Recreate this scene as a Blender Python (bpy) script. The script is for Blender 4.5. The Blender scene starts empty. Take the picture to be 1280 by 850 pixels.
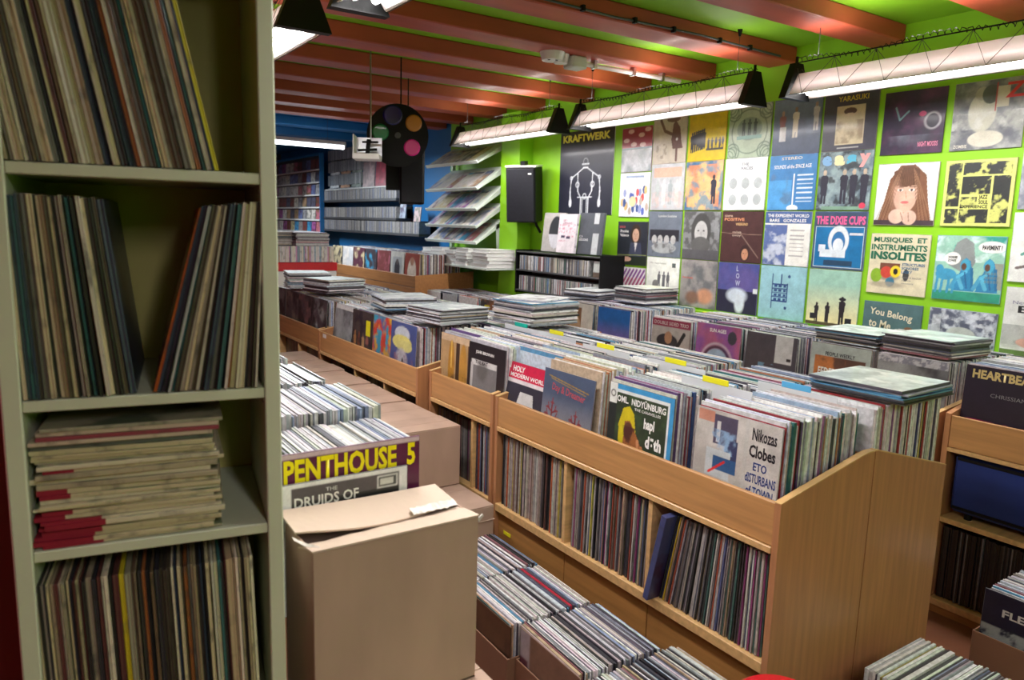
import bpy, math, random
import numpy as np
from mathutils import Vector, Matrix
random.seed(7)
SC = bpy.context.scene
COL = SC.collection
PI = math.pi

# ---------------------------------------------------------------- camera
cam_data = bpy.data.cameras.new('camera'); cam = bpy.data.objects.new('camera', cam_data); COL.objects.link(cam)
cam_data.sensor_width = 36.0; cam_data.lens = 928.0/1280*36; cam_data.clip_start = .05; cam_data.clip_end = 60
YAW, PITCH, ROLL = math.radians(33.9), math.radians(8.82), math.radians(1.62)
_f = Vector((math.sin(YAW)*math.cos(PITCH), math.cos(YAW)*math.cos(PITCH), -math.sin(PITCH)))
_r = Vector((math.cos(YAW), -math.sin(YAW), 0)); _u = _r.cross(_f)
_r2 = math.cos(ROLL)*_r + math.sin(ROLL)*_u; _u2 = -math.sin(ROLL)*_r + math.cos(ROLL)*_u
_m = Matrix((_r2, _u2, -_f)).transposed().to_4x4(); _m.translation = Vector((0, 0, 1.6))
cam.matrix_world = _m
cam_data.dof.use_dof = True; cam_data.dof.focus_distance = 3.0; cam_data.dof.aperture_fstop = 4.5
SC.camera = cam
# ---------------------------------------------------------------- world, exposure
w = bpy.data.worlds.new('world'); SC.world = w; w.use_nodes = True
w.node_tree.nodes['Background'].inputs[0].default_value = (.75, .85, 1, 1)
w.node_tree.nodes['Background'].inputs[1].default_value = .3
SC.view_settings.view_transform = 'Standard'; SC.view_settings.look = 'None'
SC.view_settings.exposure = 0.3; SC.view_settings.gamma = 1.0; SC.view_settings.use_curve_mapping = False
LAMP_W = 20.0      # watts of each fluorescent batten
TUBE_E = 14.0

# ---------------------------------------------------------------- materials
MATS = {}
def nt(name):
    m = bpy.data.materials.new(name); m.use_nodes = True
    return m, m.node_tree, m.node_tree.nodes['Principled BSDF']
def mat(name, col, rough=.5, var=.12, scale=8, stretch=(1, 1, 1), metal=0, coat=0, bump=0, emit=0, col2=None, alpha=1):
    if name in MATS: return MATS[name]
    m, t, b = nt(name); L = t.links
    b.inputs['Roughness'].default_value = rough; b.inputs['Metallic'].default_value = metal
    b.inputs['Coat Weight'].default_value = coat; b.inputs['Coat Roughness'].default_value = .12
    tc = t.nodes.new('ShaderNodeTexCoord'); mp = t.nodes.new('ShaderNodeMapping'); nz = t.nodes.new('ShaderNodeTexNoise')
    mp.inputs['Scale'].default_value = stretch; nz.inputs['Scale'].default_value = scale; nz.inputs['Detail'].default_value = 5
    L.new(tc.outputs['Object'], mp.inputs[0]); L.new(mp.outputs[0], nz.inputs[0])
    cr = t.nodes.new('ShaderNodeValToRGB'); c2 = col2 or tuple(c*(1-var*2) for c in col); c1 = tuple(min(1, c*(1+var)) for c in col)
    cr.color_ramp.elements[0].position = .3; cr.color_ramp.elements[1].position = .7
    cr.color_ramp.elements[0].color = (*c2, 1); cr.color_ramp.elements[1].color = (*c1, 1)
    L.new(nz.outputs[0], cr.inputs[0]); L.new(cr.outputs[0], b.inputs['Base Color'])
    if bump:
        bp = t.nodes.new('ShaderNodeBump'); bp.inputs['Strength'].default_value = bump; bp.inputs['Distance'].default_value = .004
        L.new(nz.outputs[0], bp.inputs['Height']); L.new(bp.outputs[0], b.inputs['Normal'])
    if emit:
        b.inputs['Emission Color'].default_value = (*col, 1); b.inputs['Emission Strength'].default_value = emit
    MATS[name] = m
    return m
WOOD = mat('beech_veneer', (.54, .275, .085), .38, .13, 3, (1.2, 1.2, 1.2), coat=.15)
def wood(name, col, axis, rough=.4):
    s = [14, 14, 14]; s[axis] = .8
    return mat(name, col, rough, .10, 3.5, tuple(s), coat=.12)
WOODY = wood('beech_veneer_long', (.54, .28, .105), 1)
WOODZ = wood('beech_veneer_tall', (.49, .225, .10), 2)
WOODE = wood('beech_edge', (.68, .42, .18), 0)
WOODP = wood('beech_plinth', (.42, .20, .06), 1)
CREAM = mat('cream_melamine', (.58, .61, .46), .45, .04, 3)
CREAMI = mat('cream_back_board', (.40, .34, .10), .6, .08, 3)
GREEN = mat('lime_green_paint', (.26, .60, .01), .5, .06, 2)
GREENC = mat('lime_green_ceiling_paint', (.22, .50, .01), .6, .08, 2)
BLUE = mat('blue_paint', (.01, .16, .42), .5, .06, 2)
RED = mat('dark_red_paint', (.22, .01, .02), .6, .1, 2)
BEAM = mat('brick_red_beam_paint', (.44, .075, .035), .55, .14, 3, (.4, 2, 2), bump=.2, coat=.1)
FLOOR = mat('red_brown_floor', (.20, .075, .035), .4, .2, 3)
PLAST = mat('white_ceiling_plaster', (.6, .6, .58), .8, .03, 3)
CARD = mat('kraft_cardboard', (.45, .31, .235), .8, .07, 7, (1, 1, .35), bump=.35)
CARDL = mat('kraft_cardboard_top', (.60, .47, .37), .8, .05, 3)
CARDD = mat('brown_crate_cardboard', (.24, .12, .07), .8, .1, 3)
TAPE = mat('torn_paper_edge', (.75, .70, .64), .7, .15, 40)
WHITE = mat('white_enamel', (.80, .80, .78), .35, .03, 4)
BEIGE = mat('reflector_outer_enamel', (.84, .76, .78), .4, .05, 4)
def translucent(name, col, f):
    m = mat(name, col, .4, .04, 4); t = m.node_tree; b = t.nodes['Principled BSDF']; out = t.nodes['Material Output']
    tr = t.nodes.new('ShaderNodeBsdfTranslucent'); tr.inputs[0].default_value = (*col, 1); mx = t.nodes.new('ShaderNodeMixShader'); mx.inputs[0].default_value = f
    t.links.new(b.outputs[0], mx.inputs[1]); t.links.new(tr.outputs[0], mx.inputs[2]); t.links.new(mx.outputs[0], out.inputs[0]); return m
BEIGE_T = translucent('translucent_outer_reflector', (.86, .80, .80), .55)
WHITE_T = translucent('translucent_inner_reflector', (.88, .86, .86), .55)
BLACK = mat('black_plastic', (.004, .004, .005), .55, .1, 6)
BLACK.node_tree.nodes['Principled BSDF'].inputs['Specular IOR Level'].default_value = .25
CLOTH = mat('speaker_cloth', (.006, .007, .013), .7, .2, 60)
NAVY = mat('navy_blue_board', (.006, .025, .17), .65, .08, 3)
STEEL = mat('brushed_steel', (.55, .57, .6), .3, .05, 20, metal=1)
GREYW = mat('white_rack_metal', (.62, .68, .62), .4, .05, 4)
DGREY = mat('dark_grey_metal', (.06, .06, .065), .4, .1, 5)
CLEAR = mat('clear_tag_holder', (.65, .67, .7), .1, .02, 5, coat=1)
YEL = mat('yellow_tag', (.85, .80, .02), .4, .05, 5)
TEAL = mat('teal_tag', (.0, .42, .32), .4, .05, 5)
SKYB = mat('light_blue_tag', (.10, .42, .75), .4, .05, 5)
REDP = mat('bright_red_plastic', (.65, .01, .02), .3, .05, 5, coat=.5)
TAPER = mat('crimson_spine_tape', (.28, .008, .03), .5, .1, 9)
TUBE = mat('fluorescent_tube', (1, .98, .95), .3, 0, 4, emit=TUBE_E)
TUBEB = mat('cool_fluorescent_tube', (.85, .95, 1), .3, 0, 4, emit=9)
def glassmat(name, col):
    m, t, b = nt(name); b.inputs['Base Color'].default_value = (*col, 1); b.inputs['Roughness'].default_value = .25
    b.inputs['Coat Weight'].default_value = .25; MATS[name] = m
    nz = t.nodes.new('ShaderNodeTexNoise'); nz.inputs['Scale'].default_value = 9
    bp = t.nodes.new('ShaderNodeBump'); bp.inputs['Strength'].default_value = .1; t.links.new(nz.outputs[0], bp.inputs['Height']); t.links.new(bp.outputs[0], b.inputs['Normal'])
    return m
def sleeve_mats():
    out = []
    for kind in ('cover', 'edge'):
        m, t, b = nt('record_'+kind); L = t.links
        b.inputs['Roughness'].default_value = .38 if kind == 'cover' else .45
        b.inputs['Coat Weight'].default_value = .18; b.inputs['Coat Roughness'].default_value = .15
        oi = t.nodes.new('ShaderNodeObjectInfo'); tc = t.nodes.new('ShaderNodeTexCoord')
        mp = t.nodes.new('ShaderNodeMapping'); nz = t.nodes.new('ShaderNodeTexNoise'); mul = t.nodes.new('ShaderNodeVectorMath'); mul.operation = 'SCALE'
        mul.inputs[0].default_value = (37, 11, 53); L.new(oi.outputs['Random'], mul.inputs['Scale'])
        L.new(mul.outputs[0], mp.inputs['Location']); L.new(tc.outputs['Object'], mp.inputs[0]); L.new(mp.outputs[0], nz.inputs[0])
        mx = t.nodes.new('ShaderNodeMix'); mx.data_type = 'RGBA'
        L.new(oi.outputs['Color'], mx.inputs[6])
        if kind == 'cover':
            nz.inputs['Scale'].default_value = 9; nz.inputs['Detail'].default_value = 3
            hs = t.nodes.new('ShaderNodeHueSaturation'); hs.inputs['Hue'].default_value = .62; hs.inputs['Value'].default_value = .35
            L.new(oi.outputs['Color'], hs.inputs['Color']); L.new(hs.outputs[0], mx.inputs[7])
        else:
            nz.inputs['Scale'].default_value = 26; nz.inputs['Detail'].default_value = 4
            hs = t.nodes.new('ShaderNodeHueSaturation'); hs.inputs['Value'].default_value = .45; hs.inputs['Saturation'].default_value = .8
            L.new(oi.outputs['Color'], hs.inputs['Color']); L.new(hs.outputs[0], mx.inputs[7])
        cr = t.nodes.new('ShaderNodeValToRGB'); cr.color_ramp.elements[0].position = .5 if kind == 'cover' else .55; cr.color_ramp.elements[1].position = .62 if kind == 'cover' else .72
        L.new(nz.outputs[0], cr.inputs[0]); L.new(cr.outputs[0], mx.inputs[0]); L.new(mx.outputs[2], b.inputs['Base Color'])
        out.append(m)
    return out
SLV = sleeve_mats()
def attr_mat(name, rough=.35, coat=.3, noise=0):
    m, t, b = nt(name); a = t.nodes.new('ShaderNodeAttribute'); a.attribute_name = 'Col'
    b.inputs['Roughness'].default_value = rough; b.inputs['Coat Weight'].default_value = coat; b.inputs['Coat Roughness'].default_value = .12
    if noise:
        tc = t.nodes.new('ShaderNodeTexCoord'); nz = t.nodes.new('ShaderNodeTexNoise'); nz.inputs['Scale'].default_value = noise; nz.inputs['Detail'].default_value = 4
        mx = t.nodes.new('ShaderNodeMix'); mx.data_type = 'RGBA'; mx.blend_type = 'MULTIPLY'
        cr = t.nodes.new('ShaderNodeValToRGB'); cr.color_ramp.elements[0].position = .4; cr.color_ramp.elements[0].color = (.35, .33, .33, 1); cr.color_ramp.elements[1].position = .6
        t.links.new(tc.outputs['Object'], nz.inputs[0]); t.links.new(nz.outputs[0], cr.inputs[0])
        mx.inputs[0].default_value = .35; t.links.new(a.outputs['Color'], mx.inputs[6]); t.links.new(cr.outputs[0], mx.inputs[7]); t.links.new(mx.outputs[2], b.inputs['Base Color'])
    else: t.links.new(a.outputs['Color'], b.inputs['Base Color'])
    return m
PRINT = attr_mat('cover_print_ink', .42, .2)
STUFFM = attr_mat('mixed_record_sleeves', .4, .3, 55)
TXT = {}
def txtmat(c):
    k = tuple(round(x, 3) for x in c)
    if k not in TXT: TXT[k] = mat('print_ink_%d' % len(TXT), k, .4, 0, 5)
    return TXT[k]

# ---------------------------------------------------------------- mesh helpers
def mesh(name, V, F, mats=(), mi=None, smooth=False):
    me = bpy.data.meshes.new(name); me.from_pydata([tuple(v) for v in V], [], F)
    for m in mats: me.materials.append(m)
    if mi is not None: me.polygons.foreach_set('material_index', mi)
    if smooth: me.polygons.foreach_set('use_smooth', [True]*len(F))
    me.update(); return me
class MB:
    def __init__(s): s.V = []; s.F = []; s.I = []
    def add(s, V, F, i=0):
        n = len(s.V); s.V += [tuple(v) for v in V]; s.F += [tuple(a+n for a in f) for f in F]; s.I += [i]*len(F); return s
    def box(s, x0, x1, y0, y1, z0, z1, i=0, M=None, bev=0):
        x0, x1 = min(x0, x1), max(x0, x1); y0, y1 = min(y0, y1), max(y0, y1); z0, z1 = min(z0, z1), max(z0, z1)
        b = min(bev, (x1-x0)*.4, (y1-y0)*.4, (z1-z0)*.4)
        if b <= 0:
            V = [(x, y, z) for x in (x0, x1) for y in (y0, y1) for z in (z0, z1)]
            F = [(0, 1, 3, 2), (4, 6, 7, 5), (0, 4, 5, 1), (2, 3, 7, 6), (0, 2, 6, 4), (1, 5, 7, 3)]
        else:
            import itertools
            V = []; idx = {}
            for sx, sy, sz in itertools.product((0, 1), repeat=3):
                c = ((x0, x1)[sx], (y0, y1)[sy], (z0, z1)[sz]); d = (1-2*sx, 1-2*sy, 1-2*sz)
                for a in range(3):
                    p = [c[k]+(0 if k == a else d[k]*b) for k in range(3)]
                    idx[(sx, sy, sz, a)] = len(V); V.append(tuple(p))
            F = []
            def q(l): F.append(tuple(idx[k] for k in l))
            for a in range(3):
                o1, o2 = [k for k in range(3) if k != a]
                for sgn in (0, 1):
                    lst = []
                    for (p, r) in ((0, 0), (1, 0), (1, 1), (0, 1)):
                        k = [0, 0, 0]; k[a] = sgn; k[o1] = p; k[o2] = r; lst.append((*k, a))
                    q(lst)
            for a in range(3):
                o1, o2 = [k for k in range(3) if k != a]
                for (p, r) in ((0, 0), (1, 0), (1, 1), (0, 1)):
                    k0 = [0, 0, 0]; k0[o1] = p; k0[o2] = r; k1 = list(k0); k1[a] = 1
                    q([(*k0, o1), (*k1, o1), (*k1, o2), (*k0, o2)])
            for k in itertools.product((0, 1), repeat=3): q([(*k, 0), (*k, 1), (*k, 2)])
        if M: V = [M @ Vector(v) for v in V]
        return s.add(V, F, i)
    def prism(s, pts, axis, a0, a1, i=0, i2=None, M=None):
        """pts in the two other axes, extruded along axis"""
        n = len(pts)
        def P(p, a):
            return {0: (a, p[0], p[1]), 1: (p[0], a, p[1]), 2: (p[0], p[1], a)}[axis]
        V = [P(p, a0) for p in pts]+[P(p, a1) for p in pts]
        if M: V = [M @ Vector(v) for v in V]
        s.add(V, [tuple(range(n))[::-1], tuple(range(n, 2*n))], i)
        s.F += [tuple(len(s.V)-2*n+a for a in (k, (k+1) % n, n+(k+1) % n, n+k)) for k in range(n)]; s.I += [i if i2 is None else i2]*n
        return s
    def tube(s, pts, r, n=6, i=0):
        pts = [Vector(p) for p in pts]; base = len(s.V); 
        for k, p in enumerate(pts):
            d = (pts[min(k+1, len(pts)-1)]-pts[max(k-1, 0)]).normalized()
            a = d.cross(Vector((0, 0, 1))) 
            if a.length < .05: a = d.cross(Vector((1, 0, 0)))
            a.normalize(); b = d.cross(a)
            for j in range(n):
                t = 2*PI*j/n; s.V.append(tuple(p+r*(math.cos(t)*a+math.sin(t)*b)))
        for k in range(len(pts)-1):
            for j in range(n):
                s.F.append((base+k*n+j, base+k*n+(j+1) % n, base+(k+1)*n+(j+1) % n, base+(k+1)*n+j)); s.I.append(i)
        s.F.append(tuple(base+j for j in range(n))[::-1]); s.F.append(tuple(base+(len(pts)-1)*n+j for j in range(n))); s.I += [i, i]
        return s
    def disc(s, c, nrm, r, h, n=32, i=0, r2=None):
        c = Vector(c); nrm = Vector(nrm).normalized(); a = nrm.cross(Vector((0, 0, 1)))
        if a.length < .1: a = Vector((1, 0, 0))
        a.normalize(); b = nrm.cross(a); r2 = r if r2 is None else r2
        V = [c+r*(math.cos(2*PI*j/n)*a+math.sin(2*PI*j/n)*b) for j in range(n)]+[c+nrm*h+r2*(math.cos(2*PI*j/n)*a+math.sin(2*PI*j/n)*b) for j in range(n)]
        return s.add(V, [tuple(range(n))[::-1], tuple(range(n, 2*n))]+[(j, (j+1) % n, n+(j+1) % n, n+j) for j in range(n)], i)
    def build(s, name, mats, parent=None, M=None, smooth=False):
        if not isinstance(mats, (list, tuple)): mats = [mats]
        me = mesh(name, s.V, s.F, mats, s.I, smooth); o = bpy.data.objects.new(name, me); COL.objects.link(o)
        if parent: o.parent = parent
        if M is not None: o.matrix_local = M
        return o
def tag(o, label, cat, group=None, kind=None):
    if len(label.split()) > 16: print('LONG', len(label.split()), label)
    o['label'] = label; o['category'] = cat
    if group: o['group'] = group
    if kind: o['kind'] = kind
    return o
def empty(name, loc, label, cat, group=None, rz=0):
    o = bpy.data.objects.new(name, None); o.empty_display_size = .05; COL.objects.link(o); o.location = loc; o.rotation_euler = (0, 0, rz)
    return tag(o, label, cat, group)
def struct(o): o['kind'] = 'structure'; return o
def TR(loc, rz=0, lean=0, tilt=0, s=(1, 1, 1)):
    return Matrix.Translation(loc) @ Matrix.Rotation(rz, 4, 'Z') @ Matrix.Rotation(tilt, 4, 'Y') @ Matrix.Rotation(lean, 4, 'X') @ Matrix.Diagonal((*s, 1))
def ordn(n):
    return '%d%s' % (n, 'th' if 10 <= n % 100 <= 20 else {1: 'st', 2: 'nd', 3: 'rd'}.get(n % 10, 'th'))
NAMED = {'black': (.02, .02, .03), 'dark grey': (.08, .08, .09), 'grey': (.3, .3, .32), 'white': (.82, .82, .84), 'cream': (.72, .64, .45), 'brown': (.2, .1, .05), 'red': (.5, .03, .03),
         'orange': (.7, .25, .05), 'yellow': (.8, .7, .05), 'green': (.05, .25, .1), 'pale green': (.5, .65, .5), 'blue': (.05, .12, .45), 'pale blue': (.45, .6, .8), 'purple': (.25, .08, .3), 'pink': (.8, .4, .5), 'teal': (.03, .3, .32), 'tan': (.45, .33, .2)}
def cname(c):
    return min(NAMED, key=lambda k: sum((a**.45-b**.45)**2 for a, b in zip(c, NAMED[k])))

# ---------------------------------------------------------------- record sleeves
SW = .315
def sleeve_mesh():
    # a card sleeve: two flat covers, rounded spine and a shallow mouth on the opposite side
    w, t, h = SW/2, .002, SW; b = .0006
    prof = [(-w+b, -t), (w-b, -t), (w, -t+b), (w-.001, 0), (w, t-b), (w-b, t), (-w+b, t), (-w, t-b), (-w, -t+b)]
    n = len(prof); V = []
    for z, ins in ((0, b), (b, 0), (h-b, 0), (h, b)):
        for x, y in prof: V.append((x*(1-ins*2), y*(1-ins/t*.7), z))
    F = []; I = []
    for k in range(3):
        for j in range(n):
            F.append((k*n+j, k*n+(j+1) % n, (k+1)*n+(j+1) % n, (k+1)*n+j)); I.append(0 if (j in (0, 5) and k == 1) else 1)
    F.append(tuple(range(n))[::-1]); F.append(tuple(range(3*n, 4*n))); I += [1, 1]
    return mesh('record_sleeve', V, F, SLV, I)
SLEEVE = sleeve_mesh()
def sleeve(M, col, label, group, t=.004, name='record_sleeve', cat='record', w=1, h=1):
    o = bpy.data.objects.new(name, SLEEVE); COL.objects.link(o)
    o.matrix_world = M @ Matrix.Diagonal((w, t/.004, h, 1)); o.color = (*col, 1)
    tag(o, label, cat, group); return o
PAL_OLD = [(.66, .60, .42), (.60, .52, .34), (.7, .66, .52), (.48, .42, .24), (.36, .30, .18), (.55, .46, .28), (.08, .06, .04), (.05, .04, .03), (.16, .10, .06), (.22, .16, .10), (.03, .05, .08), (.28, .10, .03), (.04, .13, .13), (.02, .02, .02), (.015, .015, .015), (.03, .03, .04), (.62, .58, .46), (.12, .12, .10), (.30, .26, .20), (.02, .02, .02), (.10, .03, .03)]
PAL_SPINE = [(.03, .03, .04), (.02, .02, .02), (.10, .09, .10), (.22, .20, .20), (.35, .31, .28), (.45, .42, .40), (.30, .06, .03), (.08, .10, .20), (.40, .30, .20), (.14, .10, .08), (.5, .48, .5), (.55, .45, .08), (.25, .05, .15), (.05, .12, .10), (.18, .13, .10), (.28, .24, .22)]
PAL_TOP = [(.82, .83, .88), (.75, .76, .80), (.88, .88, .90), (.70, .70, .72), (.55, .57, .62), (.80, .72, .76), (.62, .70, .78), (.25, .27, .32), (.06, .06, .08), (.78, .78, .70), (.45, .48, .52), (.30, .38, .55), (.72, .60, .62), (.66, .74, .66), (.9, .9, .92), (.85, .85, .84)]
PAL_MIX = PAL_TOP*2 + [(.12, .06, .2), (.3, .03, .05), (.04, .05, .06), (.02, .06, .2), (.55, .45, .3), (.05, .2, .2), (.5, .2, .1), (.25, .2, .25), (.02, .02, .03), (.6, .65, .5), (.08, .08, .1), (.35, .15, .3), (.1, .3, .5), (.3, .3, .33)]
PAL_FLOOR = PAL_TOP + [(.10, .09, .10), (.20, .18, .20), (.45, .40, .42), (.12, .14, .22), (.5, .46, .4), (.05, .05, .06), (.3, .12, .14), (.35, .33, .36), (.02, .02, .03), (.04, .04, .05), (.08, .07, .1), (.03, .03, .03), (.1, .3, .5), (.5, .4, .25)]
def row(start, step, length, z, rz, pal, group, labf, thick=(.003, .006), gap=.0006, lean=0, tilt=0, w=1, h=1, zj=.004, dj=.006, name='record_sleeve', cat='record', first=0, special=None, rng=None, single=False):
    """stack sleeves one behind the other from start along unit step"""
    R = rng or random; d = 0; i = 0; start = Vector(start); step = Vector(step).normalized(); side = Vector((-step.y, step.x))
    out = []
    while True:
        t = R.uniform(*thick) if R.random() > .12 else R.uniform(*thick)*1.8
        if d+t > length: break
        ln = lean(d/length) if callable(lean) else lean
        p = start+step*(d+t/2)+side*R.uniform(-dj, dj)*.5
        c = R.choice(pal); k = R.uniform(.8, 1.15); c = tuple(min(.95, a*k*R.uniform(.94, 1.06)) for a in c)
        if special and i in special: c = special[i]
        M = TR((p.x, p.y, z+R.uniform(0, zj)), rz+R.uniform(-.006, .006), ln, tilt); ww, hh = w*R.uniform(.985, 1), h*R.uniform(.985, 1.0)
        if single: out.append(sleeve(M, c, labf(i+1, cname(c)), group, t, name, cat, ww, hh))
        else: ST.slab(M, SW*ww, t, SW*hh, c)
        d += t/max(.3, math.cos(ln))+gap; i += 1
    return out
class Stuff:
    """many look-alike slabs joined in one mesh with a colour per slab"""
    def __init__(s): s.V = []; s.C = []
    def slab(s, M, w, t, h, col):
        c = np.array([(x, y, z) for x in (-w/2, w/2) for y in (-t/2, t/2) for z in (0, h)])
        m = np.array(M); s.V.append(c @ m[:3, :3].T+m[:3, 3]); s.C.append(col)
    def row(s, start, step, length, z, rz, pal, thick=(.003, .006), lean=0, w=SW, h=SW, gap=.0007, zj=.012):
        d = 0; start = Vector(start); step = Vector(step).normalized()
        while True:
            t = random.uniform(*thick)
            if d+t > length: break
            p = start+step*(d+t/2); k = random.uniform(.8, 1.15); c = [min(.95, a*k) for a in random.choice(pal)]
            s.slab(TR((p.x, p.y, z+random.uniform(-zj, 0)), rz, lean), w, t, h, c); d += t+gap
    def build(s, name, mtl, label=None, cat=None, parent=None):
        V = np.concatenate(s.V); n = len(s.V)
        f = np.array([(0, 1, 3, 2), (4, 6, 7, 5), (0, 4, 5, 1), (2, 3, 7, 6), (0, 2, 6, 4), (1, 5, 7, 3)])
        F = (f[None]+np.arange(n)[:, None, None]*8).reshape(-1, 4)
        me = mesh(name, V.tolist(), F.tolist(), [mtl])
        a = me.color_attributes.new('Col', 'FLOAT_COLOR', 'POINT'); C = np.ones((n*8, 4)); C[:, :3] = np.repeat(np.array(s.C), 8, 0)
        a.data.foreach_set('color', C.ravel().astype(np.float32))
        o = bpy.data.objects.new(name, me); COL.objects.link(o); o['kind'] = 'stuff'
        if parent: o.parent = parent
        if label: tag(o, label, cat)
        return o

ST = Stuff()      # every record past the three hundred that show largest
# ---------------------------------------------------------------- printed covers
class Cv:
    def __init__(s, n, bg, seed=1):
        s.n = n; s.v, s.u = np.meshgrid(np.linspace(0, 1, n+1), np.linspace(0, 1, n+1), indexing='ij')
        s.c = np.ones((n+1, n+1, 3))*np.array(bg); s.r = np.random.RandomState(seed)
    def mix(s, m, col, a=1.): m = (np.clip(m, 0, 1)*a)[..., None]; s.c = s.c*(1-m)+np.array(col)*m; return s
    def rect(s, x0, y0, x1, y1, c, a=1.): return s.mix(((s.u >= x0) & (s.u <= x1) & (s.v >= y0) & (s.v <= y1))*1., c, a)
    def ell(s, x, y, rx, ry, c, a=1., soft=.08):
        d = np.sqrt(((s.u-x)/rx)**2+((s.v-y)/ry)**2); return s.mix((1-d)/soft+.5, c, a)
    def ring(s, x, y, r, w, c, a=1.):
        d = np.hypot(s.u-x, s.v-y); return s.mix(1-np.abs(d-r)/w, c, a)
    def line(s, x0, y0, x1, y1, w, c, a=1.):
        dx, dy = x1-x0, y1-y0; t = np.clip(((s.u-x0)*dx+(s.v-y0)*dy)/(dx*dx+dy*dy+1e-9), 0, 1)
        d = np.hypot(s.u-x0-t*dx, s.v-y0-t*dy); return s.mix((w-d)/(.4/s.n)+.5, c, a)
    def poly(s, pts, c, a=1.):
        ins = np.zeros(s.u.shape, bool); j = len(pts)-1
        for i in range(len(pts)):
            xi, yi = pts[i]; xj, yj = pts[j]
            k = ((yi > s.v) != (yj > s.v)) & (s.u < (xj-xi)*(s.v-yi)/(yj-yi+1e-12)+xi); ins ^= k; j = i
        return s.mix(ins*1., c, a)
    def grad(s, c0, c1, y0=0, y1=1): t = np.clip((s.v-y0)/(y1-y0), 0, 1)[..., None]; s.c = np.array(c0)*(1-t)+np.array(c1)*t; return s
    def nz(s, sc):
        def g(k):
            a = s.r.rand(k+2, k+2); x = s.u*k; y = s.v*k; i = x.astype(int); j = y.astype(int); fx = x-i; fy = y-j; fx = fx*fx*(3-2*fx); fy = fy*fy*(3-2*fy)
            return (a[j, i]*(1-fx)+a[j, i+1]*fx)*(1-fy)+(a[j+1, i]*(1-fx)+a[j+1, i+1]*fx)*fy
        return .5*g(sc)+.27*g(sc*2)+.14*g(sc*4)+.09*g(sc*8)
    def cloud(s, sc, c, lo=.45, hi=.6, a=1., box=None):
        m = np.clip((s.nz(sc)-(lo-.6*(hi-lo)))/((hi-lo)*2.2), 0, 1); m = m*m*(3-2*m)
        if box: m = m*((s.u >= box[0]) & (s.v >= box[1]) & (s.u <= box[2]) & (s.v <= box[3]))
        return s.mix(m, c, a)
    def person(s, x, y, h, c, skin=None):
        s.poly([(x-.10*h, y+.45*h), (x-.13*h, y+.78*h), (x-.05*h, y+.84*h), (x+.05*h, y+.84*h), (x+.13*h, y+.78*h), (x+.10*h, y+.45*h)], c)
        s.poly([(x-.10*h, y+.48*h), (x-.09*h, y), (x-.01*h, y), (x, y+.4*h), (x+.02*h, y), (x+.09*h, y), (x+.10*h, y+.48*h)], c)
        return s.ell(x, y+.91*h, .06*h, .085*h, skin or c)
TEXTS = []
def art(parent, cv, W, H, y, texts=(), z0=0, bump=0, smooth=True, name='cover_print'):
    cv.c = cv.c*(.80+.4*cv.nz(9))[..., None]*(.93+.14*cv.r.rand(cv.n+1, cv.n+1))[..., None]
    n = cv.n; V = np.stack([(cv.u-.5)*W, np.full_like(cv.u, y), cv.v*H+z0], -1).reshape(-1, 3)
    i = np.arange(n)[:, None]*(n+1)+np.arange(n)[None]; F = np.stack([i, i+1, i+n+2, i+n+1], -1).reshape(-1, 4)
    me = bpy.data.meshes.new(name); me.vertices.add(len(V)); me.vertices.foreach_set('co', V.ravel())
    me.loops.add(F.size); me.loops.foreach_set('vertex_index', F.ravel().astype(np.int32)); me.polygons.add(len(F))
    me.polygons.foreach_set('loop_start', np.arange(0, F.size, 4, dtype=np.int32)); me.update(calc_edges=True); me.materials.append(PRINT)
    a = me.color_attributes.new('Col', 'FLOAT_COLOR', 'POINT'); C = np.ones((len(V), 4)); C[:, :3] = np.clip(cv.c, 0, 1).reshape(-1, 3)
    a.data.foreach_set('color', C.ravel().astype(np.float32))
    o = bpy.data.objects.new(name, me); COL.objects.link(o); o.parent = parent
    for tx in texts: text(parent, tx, W, H, y-.0006, z0)
    return o
def text(parent, tx, W, H, y, z0=0):
    """tx = (body, u, v, width, height, colour, [bold, rotation])"""
    body, u, v, tw, th, col = tx[:6]; bold = tx[6] if len(tx) > 6 else 0; rot = tx[7] if len(tx) > 7 else 0
    cu = bpy.data.curves.new('lettering', 'FONT'); cu.body = body; cu.resolution_u = 2; cu.offset = bold; cu.extrude = 0
    o = bpy.data.objects.new('lettering_source', cu); COL.objects.link(o)
    TEXTS.append((o, parent, (u-.5)*W, y, v*H+z0, tw*W, th*H, txtmat(col), rot))
def flush_texts():
    dg = bpy.context.evaluated_depsgraph_get(); dg.update()
    for (o, parent, x, y, z, w_, h_, m, rot) in TEXTS:
        me = bpy.data.meshes.new_from_object(o.evaluated_get(dg)); me.name = 'lettering'
        n = len(me.vertices)
        if n:
            c = np.empty(n*3); me.vertices.foreach_get('co', c); c = c.reshape(-1, 3); lo = c.min(0); hi = c.max(0); d = np.maximum(hi-lo, 1e-6)
            c = (c-lo)/d*np.array([w_, h_, 0]); cr, sr = math.cos(rot), math.sin(rot)
            c2 = np.stack([x+c[:, 0]*cr-c[:, 1]*sr, np.full(n, y), z+c[:, 0]*sr+c[:, 1]*cr], -1)
            me.vertices.foreach_set('co', c2.ravel()); me.materials.clear(); me.materials.append(m); me.update()
            t = bpy.data.objects.new('lettering', me); COL.objects.link(t); t.parent = parent
        cu = o.data; bpy.data.objects.remove(o); bpy.data.curves.remove(cu)
K = (.015, .015, .02); Wt = (.85, .85, .83); CR = (.75, .68, .5)
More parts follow.
